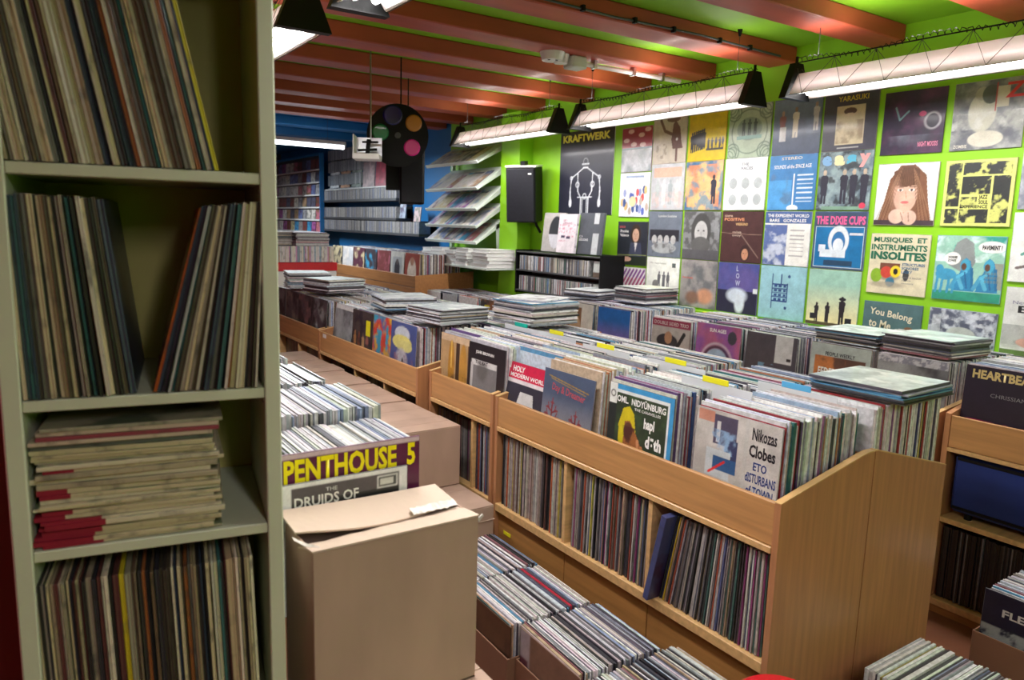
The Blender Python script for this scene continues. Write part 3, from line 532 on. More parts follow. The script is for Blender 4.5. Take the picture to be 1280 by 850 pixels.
    if key == 'whitefig':
        c = Cv(n, (.7, .7, .66), sd).rect(0, .1, .6, .9, (.25, .12, .05)).ell(.4, .45, .2, .28, (.5, .36, .22)).ell(.4, .7, .08, .1, (.5, .4, .3)); return c, [], 'off white record cover with brown panel and pale figure, wall rack'
    if key == 'heart':
        c = Cv(n, (.02, .012, .03), sd).cloud(4, (.45, .01, .12), .52, .68, 1, (0, 0, 1, .3)).ell(.55, .12, .07, .15, (.65, .02, .15), 1, .5); return c, [('HEARTBEATS', .08, .84, 1.5*.55, .12, (.75, .6, .25), .04), ('CHRISSIANSOG', .33, .62, .6, .05, (.3, .3, .32))], 'black and magenta record cover titled HEARTBEATS, in the rack at the right'
    if key == 'flesh':
        c = Cv(n, (.015, .015, .04), sd).cloud(7, (.35, .37, .38), .5, .58, 1, (0, 0, 1, .6)); return c, [('FLESH', .2, .74, .42, .09, (.65, .65, .62), .03)], 'black record cover lettered FLESH with grey tangle, front of crate at right'
    if key == 'penthouse':
        c = Cv(n, (.10, .005, .05), sd).rect(0, .97, 1, 1, (.6, .45, .5)).cloud(3, (.3, .26, .26), .4, .6, 1, (.86, 0, .95, .55)); return c, [('PENTHOUSE  5', .03, .80, .94, .165, (.85, .72, .0), .035)], 'dark purple record cover with big yellow letters PENTHOUSE 5'
    if key == 'druids':
        c = Cv(n, (.72, .72, .73), sd).rect(.07, .0, .93, .92, (.015, .015, .017)).rect(.07, .0, .93, .97, (.015, .015, .017)).rect(.07, .86, .93, .97, (.07, .06, .07)).rect(.74, .86, .915, .96, (.6, .6, .6)).rect(.755, .87, .90, .95, (.05, .05, .05)).rect(.775, .885, .88, .935, (.55, .55, .52)); return c, [('THE', .33, .91, .09, .03, (.5, .5, .5), .01), ('DRUIDS OF', .09, .815, .5, .08, (.75, .75, .73), .02)], 'black record cover with white border lettered DRUIDS OF, behind the open box'
    if key == 'darkfloor':
        c = Cv(n, (.09, .045, .025), sd).cloud(3, (.03, .01, .01), .45, .65).rect(.05, .05, .9, .96, (.11, .06, .03), .5); return c, [], ''
    if key == 'browncard':
        c = Cv(n, (.22, .13, .09), sd).rect(0, .5, .16, 1, (.4, .36, .4)).rect(.0, .6, .14, .7, (.1, .02, .05)); return c, [], ''
    raise KeyError(key)

# ================================================================= ROOM
XW = 3.95
mb = MB().box(-.62, 4.05, -2.2, 13.3, -.05, 0); struct(mb.build('floor', FLOOR))
mb = MB().box(XW, 4.05, -2.2, 7.15, 0, 2.75, 0).box(XW, 4.05, 7.15, 13.3, 0, 2.75, 1); struct(mb.build('wall_right', [GREEN, BLUE]))
mb = MB().box(-.62, -.55, -2.2, 13.3, 0, 2.75); struct(mb.build('wall_left', RED))
mb = MB().box(-.55, XW, 13.2, 13.3, 0, 2.75); struct(mb.build('wall_back', DGREY))
mb = MB().box(-.55, XW, -2.2, -2.1, 0, 2.75); struct(mb.build('wall_front', GREEN))
mb = MB().box(3.80, XW-.001, 5.62, 5.92, 0, 2.6, bev=.004); struct(mb.build('trim_1', GREEN))
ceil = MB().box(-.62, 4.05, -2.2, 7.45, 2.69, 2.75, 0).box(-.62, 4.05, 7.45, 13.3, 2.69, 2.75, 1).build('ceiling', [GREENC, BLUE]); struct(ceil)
bm_ = None
for k in range(14):
    y1 = [-1.98, -1.35, -.72, -.1, .53, 1.15, 1.78, 2.46, 3.12, 3.73, 4.34, 4.98, 5.64, 6.26][k]
    y0 = y1-.195
    j = .006*((k*37) % 5-2)
    V = MB().box(-.54, XW-.002, y0+j*.3, y1, 2.6+j*.2, 2.69, bev=.006)
    V.build('beam', BEAM, ceil)
for y1 in (6.88, 7.44): MB().box(-.54, XW-.002, y1-.2, y1, 2.6, 2.69, bev=.006).build('beam', BEAM, ceil)
for y1 in (8.4, 9.4, 10.4): MB().box(-.54, XW-.002, y1-.2, y1, 2.6, 2.69, bev=.006).build('beam', BLUE, ceil)

struct(MB().box(-.55, -.04, 1.72, 1.80, 0, 2.69).build('trim_2', RED))
# ================================================================= LIGHTS
def batten(x, y0, y1, zb, label, group='suspended fluorescent battens', hooks=True, power=1.0):
    L = y1-y0; e = empty('fluorescent_batten', (x, y0, zb), label, 'light', group); hw = .085
    MB().prism([(-hw, 0), (-.02, .11), (.02, .11), (hw, 0), (hw-.004, 0), (.017, .104), (-.017, .104), (-hw+.004, 0)], 1, .03, L-.03).build('reflector', BEIGE_T, e)
    MB().prism([(-hw+.008, .002), (-.016, .100), (.016, .100), (hw-.008, .002), (hw-.011, .002), (.012, .096), (-.012, .096), (-hw+.011, .002)], 1, .035, L-.035).build('inner_reflector', WHITE_T, e)
    for s in (-.035, .035): MB().tube([(s, .05, .022), (s, L-.05, .022)], .013, 8).build('tube', TUBE, e)
    for yy in (0, L):
        MB().prism([(-.10, -.012), (-.028, .165), (.028, .165), (.10, -.012)], 1, yy-.02, yy+.02).build('end_cap', BLACK, e)
        MB().tube([(0, yy, .165), (0, yy, .20)], .008, 6).build('clip', BLACK, e)
    MB().tube([(0, 0, .17), (0, L*.5, .172), (0, L, .17)], .0035, 5).build('top_rod', BLACK, e)
    for s in (-1, 1):
        mb = MB(); n = max(4, int(L/.19)); 
        for k in range(n):
            a = (0, L*k/n, .17); b = (s*(hw+.003), L*(k+.5)/n, .002); c = (0, L*(k+1)/n, .17); mb.tube([a, b], .0012, 4).tube([b, c], .0012, 4)
        mb.tube([(s*(hw+.004), .03, .0), (s*(hw+.004), L-.03, .0)], .0018, 4); mb.build('brace_wire', DGREY, e)
    pts = [(.012*math.cos(t*1.9)+.012, L*(t/160), .178+.012*math.sin(t*1.9)+.012*math.sin(t*.09)) for t in range(161)]
    MB().tube(pts, .0022, 4).build('coiled_cable', BLACK, e)
    if hooks:
        for yy in (.12, L-.12):
            MB().tube([(0, yy, .17), (0, yy, 2.689-zb)], .002, 4).build('hanger_wire', DGREY, e)
            MB().disc((0, yy, 2.689-zb-.035), (0, 0, 1), .006, .035, 10, r2=.014).build('ceiling_hook', BLACK, e)
    la = bpy.data.lights.new('batten_light', 'AREA'); la.shape = 'RECTANGLE'; la.size = .14; la.size_y = L-.1; la.energy = LAMP_W*power; la.color = (1, .94, .95)
    lo = bpy.data.objects.new('batten_light', la); COL.objects.link(lo); lo.parent = e; lo.location = (0, L/2, -.004)
    lb = bpy.data.lights.new('batten_spill', 'AREA'); lb.shape = 'RECTANGLE'; lb.size = .03; lb.size_y = L-.1; lb.energy = LAMP_W*.22*max(power, .8); lb.color = (1, .92, .88)
    lp = bpy.data.objects.new('batten_spill', lb); COL.objects.link(lp); lp.parent = e; lp.location = (0, L/2, .192); lp.rotation_euler = (PI, 0, 0)
    return e
XL = 3.38
batten(XL, 1.02, 2.50, 2.285, 'white fluorescent batten with zigzag wires nearest the camera on the right', power=.66)
batten(XL, 2.76, 4.25, 2.285, 'white fluorescent batten with zigzag wires above the robot poster, middle of the row', power=.66)
batten(XL, 4.50, 5.95, 2.285, 'white fluorescent batten at the far end of the row above the magazine rack', power=.66)
batten(XL, -1.6, -.2, 2.285, 'white fluorescent batten behind the viewpoint near the poster wall', power=.66)
batten(.90, 2.72, 4.2, 2.27, 'white fluorescent batten with black end cap beside the storage cabinet')
batten(.97, .85, 2.38, 2.27, 'white fluorescent batten cut by the top edge of the picture')
batten(.30, -1.7, -.2, 2.27, 'added unseen fluorescent batten behind the viewpoint, placed to light the cabinet front')  # unseen batten, added off the row to light the cabinet front
# far cool tube, runs across the room
e = empty('tube_light', (1.9, 8.0, 2.375), 'bare bright fluorescent tube in the blue part of the room', 'light')
MB().box(0, 1.2, -.03, .03, .03, .07, bev=.005).build('housing', WHITE, e)
MB().tube([(.02, 0, .005), (1.18, 0, .005)], .016, 10).build('tube', TUBEB, e)
for x in (.01, 1.19): MB().box(x-.01, x+.01, -.015, .015, -.005, .04).build('socket', WHITE, e)
for x in (.2, 1.0): MB().tube([(x, 0, .07), (x, 0, .314)], .002, 4).build('hanger_wire', DGREY, e)
la = bpy.data.lights.new('tube_glow', 'AREA'); la.shape = 'RECTANGLE'; la.size = 1.15; la.size_y = .08; la.energy = 50; la.color = (.85, .94, 1)
lo = bpy.data.objects.new('tube_glow', la); COL.objects.link(lo); lo.parent = e; lo.location = (.6, 0, -.02)

e = empty('tube_light', (1.6, 10.7, 2.3), 'unseen fluorescent tube added behind the cabinet to brighten the far blue room', 'light')  # added out of view to lift the light in the blue room
MB().box(0, 1.2, -.03, .03, .03, .07, bev=.005).build('housing', WHITE, e)
MB().tube([(.02, 0, .005), (1.18, 0, .005)], .016, 10).build('tube', TUBEB, e)
for x in (.2, 1.0): MB().tube([(x, 0, .07), (x, 0, .389)], .002, 4).build('hanger_wire', DGREY, e)
la = bpy.data.lights.new('tube_glow', 'AREA'); la.shape = 'RECTANGLE'; la.size = 1.15; la.size_y = .08; la.energy = 45; la.color = (.85, .94, 1)
lo = bpy.data.objects.new('tube_glow', la); COL.objects.link(lo); lo.parent = e; lo.location = (.6, 0, -.02)
# ================================================================= POSTER WALL
RZW = -PI/2
CX = {1: 4.26, 2: 3.92, 3: 3.575, 4: 3.23, 5: 2.885, 6: 2.54, 7: 2.18, 8: 1.82, 9: 1.475}
ROWZ = {c: (2.065, 1.735, 1.398, 1.065) for c in (2, 3, 4, 5, 6)}
ROWZ[1] = (2.02, 1.685, 1.32, .975); ROWZ[7] = ROWZ[8] = (2.025, 1.655, 1.285, .915); ROWZ[9] = (2.075, 1.74, 1.40, 1.05)
WALL = [['clouds', 'catman', 'yellowmen', 'ornate', 'trio', 'yarasuki', 'night', 'mummy', None],
        ['crowd', 'palegroup', 'flame', 'whitegrid', 'stereo', 'easy', 'girl', 'jazz', 'rightpanel'],
        ['suit', 'greyband', 'bwface', 'brownline', 'expedient', 'dixie', 'musiques', 'pavement', 'whiteright'],
        ['stripes', 'whitepeople', 'rocks', 'bluehorse', 'bluegeo', 'shadows', 'belong', 'trees', 'eli']]
for r, keys in enumerate(WALL):
    for ci, key in enumerate(keys):
        if not key: continue
        cv, tx, lab = ART(key, 96 if ci > 4 else 72)
        S = 1.045 if ci < 6 else 1.03
        M = TR((XW-.006, CX[ci+1]+random.uniform(-.004, .004), ROWZ[ci+1][r]), RZW, 0, random.uniform(-.008, .008))
        o = sleeve(M, tuple(cv.c.mean((0, 1))), lab, 'record covers pinned to the green wall', .006, 'record_cover', 'record cover', S, S)
        art(o, cv, SW*.985, SW*.985, -.0023, tx, .002)
# thin green ledge with yellow tags below the covers
e = empty('picture_ledge', (XW, 2.0, 1.03), 'narrow lime green ledge with yellow tags under the record covers', 'ledge')
MB().box(-.045, -.002, -.45, 2.45, 0, .022, bev=.003).build('ledge_board', GREEN, e)
for y in (.72, 1.36, 2.2): MB().box(-.05, -.046, y, y+.11, .003, .02).build('price_tag', YEL, e)

# tall robot poster
e = empty('wall_poster', (XW-.004, 4.86, 1.70), 'tall black poster headed KRAFTWERK with white line drawn robot arms', 'poster', rz=RZW)
MB().box(-.345, .345, -.002, .003, 0, .68).build('poster_sheet', WHITE, e)
c = Cv(96, (.02, .022, .04), 5); c.rect(0, .86, 1, 1, (.012, .012, .015)); Wl = (.7, .74, .8)
for s in (-1, 1):
    X_ = lambda x: .5+s*x
    c.line(X_(.07), 0, X_(.07), .2, .008, Wl).line(X_(.04), 0, X_(.04), .2, .005, Wl).line(X_(.07), .2, X_(.13), .28, .007, Wl).line(X_(.13), .28, X_(.14), .5, .007, Wl).ring(X_(.14), .36, .03, .012, Wl).line(X_(.14), .5, X_(.26), .44, .006, Wl).line(X_(.26), .44, X_(.28), .28, .007, Wl).line(X_(.28), .28, X_(.27), .18, .012, Wl).ell(X_(.27), .14, .03, .05, Wl).ring(X_(.26), .44, .02, .01, Wl).line(X_(.14), .5, X_(.03), .56, .006, Wl)
c.line(.37, .21, .63, .21, .006, Wl).line(.46, .56, .54, .56, .008, Wl).ring(.5, .22, .03, .01, Wl).line(.44, .6, .56, .6, .006, Wl).ring(.5, .63, .04, .008, (.3, .32, .36))
art(e, c, .69, .68, -.0025, [('KRAFTWERK', .05, .87, .88, .09, (.80, .76, .10), .045)])

# box sets on top of the CD display
def boxset(y, w, h, col, fn, label, lean=.1, x=3.74):
    o = sleeve(TR((x, y, 1.385), RZW, -lean, 0), col, label, None, .02, 'box_set', 'box set', w/SW, h/SW)
    cv = fn(); art(o, cv[0], SW*.99, SW*.99, -.0022, cv[1], .001); return o
def f1(): c = Cv(48, (.42, .40, .38), 3); c.ell(.62, .5, .32, .42, (.015, .015, .02)); c.mix(((np.hypot((c.u-.62)/.32, (c.v-.5)/.42) < 1) & (c.v < .45))*1., (.6, .6, .65)); return c, []
def f2(): c = Cv(48, (.74, .68, .72), 3); [c.cloud(12, (.6, .2, .3), .5, .55, .7, (.05, y, .95, y+.05)) for y in (.28, .4, .52, .6, .68)]; c.rect(.2, .38, .4, .44, (.05, .03, .08)).rect(.5, .37, .7, .43, (.05, .03, .08)); return c, [('DIRTY\nHAPPENINGS', .25, .74, .5, .12, (.4, .15, .22), .01)]
def f3(): c = Cv(48, (.09, .1, .12), 3); c.rect(.62, .75, .82, 1, (.55, .58, .6)).rect(.62, 0, .86, .5, (.55, .58, .6)); return c, [('ICA\nSESSIONS', .05, .32, .4, .14, (.6, .62, .65), .02)]
boxset(5.06, .29, .325, (.4, .38, .36), f1, 'grey box set with black and white oval, on top of the CD display', x=3.78)
boxset(4.82, .24, .315, (.7, .66, .7), f2, 'white box set with pink scribbled writing, on top of the CD display', x=3.74)
boxset(4.56, .29, .325, (.1, .11, .13), f3, 'charcoal box set with pale stickers, on top of the CD display', x=3.77)

# ================================================================= CD DISPLAY on the wall
def cd_pal(): return random.choice([(.12, .12, .13), (.3, .3, .3), (.5, .5, .5), (.08, .08, .1), (.45, .42, .38), (.2, .2, .22), (.6, .6, .62), (.15, .12, .1), (.03, .12, .08), (.1, .2, .35), (.3, .08, .08), (.55, .5, .4)])
e = empty('cd_display', (3.95, 5.0, 1.0), 'black wall shelf unit holding two rows of CDs beside the poster', 'shelf')
MB().box(-.02, -.002, -.66, .56, -.0, .385).build('back_panel', DGREY, e)
for y, x0 in ((-.67, -.25), (.55, -.2)): MB().box(x0, 0, y, y+.012, 0, .385).build('side_panel', BLACK, e)
for z in (.03, .21, .372): MB().box(-.2, -.02, -.658, .55, z-.012, z, bev=.002).build('shelf', DGREY, e)
SPINE = mesh('cd_case', *(lambda m: (m.V, m.F))(MB().box(-.0048, .0048, -.0705, .0705, 0, .124, bev=.0008)), mats=[SLV[1]])
def cd(x, y, z, col, label, group, s=1):
    o = bpy.data.objects.new('cd_case', SPINE); COL.objects.link(o); o.location = (x, y, z); o.rotation_euler = (0, 0, PI/2); o.scale = (s, 1, 1); o.color = (*col, 1); return tag(o, label, 'CD', group)
for ri, z in enumerate((1.212, 1.032)):
    y = 5.50; i = 1
    while y > (4.53 if ri == 0 else 4.50):
        s = random.uniform(.9, 1.3); c = cd_pal(); n = cname(c)
        cd(3.83-.0, y, z, c, '%s CD spine, %s from the left on the %s shelf beside the speaker' % (n, ordn(i), ('upper', 'lower')[ri]), 'CDs on the %s black wall shelf' % ('upper', 'lower')[ri], s)
        y -= .0102*s*1.02; i += 1
for y, z, lab, k in ((4.42, 1.212, 'small framed landscape CD case at the right end of the upper CD shelf', 0), (4.42, 1.032, 'small CD case with orange picture at the right end of the lower CD shelf', 1)):
    o = sleeve(TR((3.765, y, z), RZW, -.08), (.5, .5, .48), lab, None, .01, 'cd_case', 'CD', .14/SW, .125/SW)
    c = Cv(24, (.5, .52, .5), 4+k); c.rect(0, 0, 1, .3, (.12, .08, .06)) if k == 0 else c.ell(.5, .4, .35, .35, (.4, .18, .05)).ell(.6, .3, .12, .12, K); art(o, c, SW, SW, -.0022)

# ================================================================= SPEAKERS
def speaker(loc, rz, tilt, w, d, h, label, badge=True):
    e = empty('loudspeaker', loc, label, 'speaker'); e.rotation_euler = (tilt, 0, rz)
    MB().box(-w/2, w/2, 0, d, 0, h, bev=.008).build('cabinet', BLACK, e)
    MB().box(-w/2+.01, w/2-.01, -.012, -.0005, .01, h-.01, bev=.005).build('grille', CLOTH, e)
    if badge: MB().box(w/2-.06, w/2-.03, -.0145, -.0125, h-.06, h-.045).build('badge', WHITE, e)
    MB().box(-.02, .02, d*.3, d*.7, h, h+.05).build('bracket', BLACK, e)
    return e
e = speaker((3.70, 5.42, 1.62), RZW+.62, .12, .27, .2, .47, 'black wall loudspeaker tilted forward, left of the robot poster')
MB().box(-.14, .14, .0, .2, .472, .485).build('top_lid', WHITE, e)
MB().tube([(.1, .12, -.002), (.1, .12, -.03), (.13, .15, -.10)], .012, 6).build('mount_arm', BLACK, e)

# ================================================================= DISC LIGHT AND PROJECTOR
cam_dir = Vector((-.38, -.92, -.05)).normalized()
e = empty('colour_wheel_light', (2.19, 4.70, 2.17), 'black disc with green, blue, orange and pink lenses hanging from the ceiling', 'light')
ax = Vector((0, 0, 1)).cross(cam_dir).normalized(); ay = cam_dir.cross(ax)
MB().disc((0, 0, 0), cam_dir, .205, -.03, 48).build('disc', BLACK, e)
for nm, dx, dy, r, col in (('green', -.115, .015, .055, (.01, .22, .06)), ('blue', -.035, .13, .065, (.005, .01, .14)), ('orange', .105, .085, .055, (.55, .22, .03)), ('pink', .095, -.075, .055, (.6, .01, .22))):
    o = MB().disc(ax*dx+ay*dy-cam_dir*0+cam_dir*.001, cam_dir, r, .008, 28, r2=r*.85).build('lens', glassmat(nm+'_lens', col), e); o['label'] = nm+' lens'
MB().disc(cam_dir*.002, cam_dir, .02, .012, 16).build('hub', DGREY, e)
MB().tube([(.05, .06, .0), (.05, .06, .517)], .005, 8).build('ceiling_rod', BLACK, e)
e = empty('stage_projector', (1.93, 4.60, 1.985), 'silver stage projector hanging beside the black lens disc', 'projector', rz=-.5)
MB().box(-.085, .085, -.09, .10, 0, .035, bev=.004).build('base_tray', WHITE, e)
MB().box(-.085, -.078, -.06, .10, .035, .155).build('side_plate', WHITE, e)
MB().box(-.078, .085, .09, .10, .035, .15).build('back_plate', STEEL, e)
MB().tube([(-.06, 0, .06), (.06, .02, .07)], .008, 6).tube([(-.03, -.02, .11), (.07, 0, .115)], .007, 6).tube([(0, 0, .03), (.01, .01, .13)], .014, 8).build('lens_gear', BLACK, e)
MB().tube([(.02, .02, .12), (.02, .02, .702)], .006, 6).build('support_rod', STEEL, e)
e = speaker((2.46, 5.03, 1.73), -.42, .0, .18, .17, .39, 'narrow black hanging speaker below the lens disc', False)
MB().box(-.19, .08, .07, .14, .10, .38).build('side_box', BLACK, e)
MB().tube([(-.03, .08, .39), (-.03, .08, .955)], .005, 6).build('hanging_rod', BLACK, e)

# ================================================================= CEILING FITTINGS
e = empty('smoke_alarm', (2.69, 3.665, 2.60), 'white rounded smoke alarm with black dots on the ceiling', 'smoke alarm')
MB().disc((0, 0, -.0), (0, 0, -1), .075, .045, 28, r2=.06).build('body', WHITE, e)
for x, y in ((-.03, -.01), (.01, -.03)): MB().disc((x, y, -.045), (0, 0, -1), .008, .002, 10).build('sensor_hole', BLACK, e)
MB().disc((.07, .01, 0), (0, 0, -1), .05, .05, 20, r2=.04).build('second_dome', WHITE, e)
e = empty('junction_box', (2.82, 3.67, 2.60), 'grey plastic junction box beside the smoke alarm with white conduit', 'junction box')
MB().box(-.01, .10, -.05, .05, -.07, 0, bev=.008).build('box', GREYW, e)
MB().tube([(.10, 0, -.03), (.93, .0, -.03)], .014, 8).build('conduit', WHITE, e)
for x in (.18, .5, .75): MB().box(x, x+.02, -.02, .02, -.048, 0).build('clip', STEEL, e)
mb = MB().tube([(1.2, 2.90, 2.615), (1.9, 2.905, 2.62), (2.5, 2.91, 2.612), (3.1, 2.906, 2.622), (3.77, 2.905, 2.61)], .006, 6)
o = mb.build('ceiling_cable', DGREY); tag(o, 'thin grey cable clipped along the side of a red ceiling beam', 'cable')
for x in (1.55, 1.95, 2.3, 2.63, 2.9, 3.25, 3.5): MB().box(x-.008, x+.008, 2.893, 2.915, 2.602, 2.63).build('cable_clip', BLACK, o)

# ================================================================= WOODEN RACKS
def rack_half(y0, y1, xf, xm, label, comps, cat='record rack', group='beech record racks', zr=.865, zt=.95, side_top=.06):
    s = 1 if xm > xf else -1; e = empty('record_rack', (xf, y0, 0), label, cat, group); D = abs(xm-xf); L = y1-y0; T = .02
    def X(a): return s*a
    prof = [(X(0), 0), (X(0), zr), (X(D-side_top), zt-.004), (X(D-side_top/2), zt), (X(D), zt), (X(D), 0)]
    for ya in (0, L-T): MB().prism(prof, 1, ya, ya+T, 0).build('side_panel', WOODZ, e)
    for ya in (0, L-T):
        MB().prism([(X(-.0015), zr), (X(-.0015), zr+.003), (X(D-side_top), zt), (X(D-side_top/2), zt+.004), (X(D), zt+.004), (X(D), zt), (X(D-side_top/2), zt), (X(D-side_top), zt-.004)], 1, ya-.001, ya+T+.001).build('panel_edging', WOODE, e)
    MB().box(X(.002), X(.018), T, L-T, .737, zr-.002, bev=.002).build('front_rail', WOODY, e)
    MB().box(X(-.004), X(.02), T, L-T, .715, .735, bev=.002).build('rail_lip', WOODE, e)
    MB().box(X(.02), X(D-.01), T, L-T, .720, .735).build('bin_floor', WOODP, e)
    MB().box(X(-.002), X(D-.01), T, L-T, .352, .386, bev=.002).build('shelf', WOODE, e)
    MB().box(X(D-.012), X(D-.002), T, L-T, .03, zt-.02).build('back_panel', WOODP, e)
    ys = [T]
    for c in comps: MB().box(X(.004), X(D-.012), c-y0-.009, c-y0+.009, .386, .715, bev=.001).build('divider', WOODE, e); ys.append(c-y0)
    ys.append(L-T)
    for a, b in zip(ys[:-1], ys[1:]): MB().box(X(.016), X(.03), a+.002, b-.002, .05, .35, bev=.002).build('plinth_panel', WOODP, e)
    MB().box(X(.05), X(.065), T, L-T, 0, .05).build('kick_board', DGREY, e)
    return e
rack_half(1.19, 2.645, 1.70, 2.14, 'long beech record rack nearest the camera, aisle side', (1.685, 2.145))
rack_half(1.19, 2.645, 2.59, 2.145, 'rear half of the nearest beech rack, facing the poster wall', (1.685, 2.145), zr=.835, side_top=.025)
rack_half(2.665, 3.265, 1.70, 2.14, 'short beech record rack between the nearest and third sections', (2.845,))
rack_half(2.665, 3.265, 2.59, 2.145, 'rear half of the short beech rack, facing the poster wall', (2.965,))
rack_half(3.325, 4.80, 1.665, 2.13, 'third beech record rack along the aisle with piles on top', (3.75, 4.18))
rack_half(3.325, 4.80, 2.60, 2.135, 'rear half of the third beech rack, facing the poster wall', (3.75, 4.18))
rack_half(4.84, 6.30, 1.68, 2.13, 'far beech record rack half hidden behind the storage cabinet', (5.3, 5.8))
rack_half(4.84, 6.30, 2.60, 2.135, 'rear half of the far beech rack, facing the poster wall', (5.3, 5.8))
rack_half(1.525, 3.05, 3.20, 3.93, 'beech rack against the poster wall behind the cross aisle', (2.0, 2.5))
rack_half(3.07, 4.62, 3.20, 3.93, 'beech rack against the poster wall below the middle covers', (3.6, 4.1))
rack_half(4.64, 6.30, 3.20, 3.78, 'low beech rack against the wall below the CD display', (5.2, 5.75), zr=.80, zt=.86)

RX = -PI/2   # sleeves facing the aisle (-x)
# --- front bins of the nearest rack
def top_lab(where): return lambda i, n: '%s record sleeve, %s back from the front of %s' % (n, ordn(i), where)
def spine_lab(where): return lambda i, n: '%s record spine, %s from the left %s' % (n, ordn(i), where)
def cover(key, M, group=None, n=72, t=.004, label=None, w=1., h=1., cat='record'):
    cv, tx, lab = ART(key, n); o = sleeve(M, tuple(cv.c.mean((0, 1))), label or lab, group, t, 'record_sleeve', cat, w, h)
    art(o, cv, SW*.99, SW*.99, -.0023, tx, .002); return o
ZB = .745
cols_a = [(1.395, 'nikozas', 1.742, .035, 0, 'the nearest bin'), (1.80, 'hapl', 1.735, .04, 0, 'the bin with the yellow haired cover'), (2.205, 'dreamer', 1.728, .09, -.02, 'the bin with the red trees cover'), (2.50, 'jeep', 1.722, .20, -.04, 'the bin with the jeep cover')]
for y, key, x, lean, dz, where in cols_a:
    cover(key, TR((x, y, ZB+dz), RX, -lean), n=110, t=.004)
    x0 = x+.008+(.055 if key == 'jeep' else .03 if key == 'dreamer' else 0)
    row((x0, y), (1, 0), 2.125-x0-.012, ZB, RX, PAL_MIX, 'records in the front bins of the nearest rack', top_lab(where), (.0035, .0085), lean=lambda f, l=lean: -l*(1-f)*.5-.01, zj=.022, w=.99)
row((2.165, 1.375), (1, 0), .405, ZB+.01, RX, [(.4, .04, .05), (.7, .66, .55), (.03, .05, .18), (.5, .55, .48), (.06, .06, .07), (.75, .7, .74), (.02, .02, .02), (.6, .48, .2), (.8, .8, .82), (.3, .12, .3), (.75, .72, .7)], 'records in the rear bin of the nearest rack end', top_lab('the rear bin under the flat pile'), (.0045, .0085), lean=.0, zj=.012)
for y, key, x, lean, where in ((3.10, 'nudes', 1.755, .03, 'the bin with the amber cover'), (2.80, 'hotdog', 1.735, .05, 'the bin with the grey photograph cover')):
    cover(key, TR((x, y, ZB), RX, -lean), n=72)
    row((x+.009, y), (1, 0), 2.12-x-.02, ZB, RX, PAL_MIX, 'records in the bins of the short rack', top_lab(where), (.005, .0085), lean=lambda f: -.02*(1-f), zj=.02, w=.98)
# --- third and fourth racks: front covers single, the rest as stuff
for y, key, x, lean in ((3.62, 'whitehat', 1.715, .05), (3.90, 'redcomic', 1.72, .07), (4.20, 'crowdbrown', 1.72, .05), (4.56, 'greyport', 1.72, .14)):
    cover(key, TR((x, y, ZB), RX, -lean), n=48)
for i, (y, lab) in enumerate(((4.98, 'dark grey record cover at the near end of the far rack'), (5.27, 'black record cover with red figure in the far rack'), (5.57, 'dim brown record cover in the far rack near the cabinet'), (5.9, 'faded record cover at the hidden end of the far rack'))):
    o = sleeve(TR((1.72, y, ZB), RX, -.06), (.1, .1, .1), lab, None, .004); c = Cv(36, (.08, .07, .08), 31+i).cloud(3, [(.3, .32, .33), (.25, .12, .12), (.22, .18, .15), (.2, .2, .2)][i], .45, .6).cloud(5, (.03, .03, .03), .5, .6); art(o, c, SW*.99, SW*.99, -.0023, (), .002)
st = ST
for y, x0 in ((3.62, 1.735), (3.9, 1.74), (4.2, 1.735), (4.56, 1.76), (4.98, 1.74), (5.27, 1.74), (5.57, 1.74), (5.9, 1.74)):
    st.row((x0+.01, y), (1, 0), 2.115-x0, ZB, RX, PAL_MIX if y < 4.7 else PAL_SPINE+PAL_TOP, (.004, .0065), lean=-.02, w=.30, h=.31)
for y in (1.80, 2.19, 2.49, 2.83, 3.12, 3.52, 3.87, 4.22, 4.58, 5.02, 5.4, 5.8, 6.1): st.row((2.165, y), (1, 0), .40, ZB, RX, PAL_MIX, (.004, .0065), w=.30, h=.31)

# --- wall racks
WE = [(4.05, 'whitefig', 0), (3.68, 'bluesky', 0), (3.16, 'double', -.01), (2.795, 'purplesun', .005), (2.44, 'greylabel', 0), (2.045, 'army', 0), (1.70, 'darkphoto', 0)]
for y, key, dz in WE: cover(key, TR((3.27, y, ZB+.01+dz), RX, -.04), n=60)
st = ST
for y, key, dz in WE: st.row((3.285, y), (1, 0), .6, ZB+.015, RX, PAL_MIX+PAL_SPINE[:4], (.004, .0065), w=.305, h=.312)
for y in (4.4,): st.row((3.285, y), (1, 0), .6, ZB+.0, RX, PAL_MIX, (.004, .0065), w=.30, h=.31)
for y, x in ((4.83, 3.25), (5.16, 3.25), (5.52, 3.24), (5.87, 3.24), (6.13, 3.24)): st.row((x, y), (1, 0), .5, .665, RX, PAL_SPINE+PAL_TOP, (.004, .0065), w=.30, h=.31)

for i, (y, col, lab) in enumerate(((4.83, (.10, .02, .04), 'maroon record cover facing out in the low wall rack'), (5.16, (.03, .03, .03), 'black record cover with yellow label facing out in the low wall rack'), (5.52, (.45, .02, .02), 'red record cover facing out in the low wall rack'), (5.87, (.01, .02, .05), 'navy record cover facing out in the low wall rack'))):
    o = sleeve(TR((3.235, y, .665), RX, -.04), col, lab, None, .004); c = Cv(32, col, 50+i).cloud(4, [(.3, .2, .2), (.3, .12, .05), (.5, .3, .1), (.4, .42, .45)][i], .52, .62)
    if i == 1: c.rect(.2, .5, .45, .85, (.8, .7, .02))
    art(o, c, SW*.99, SW*.99, -.0023, (), .002)
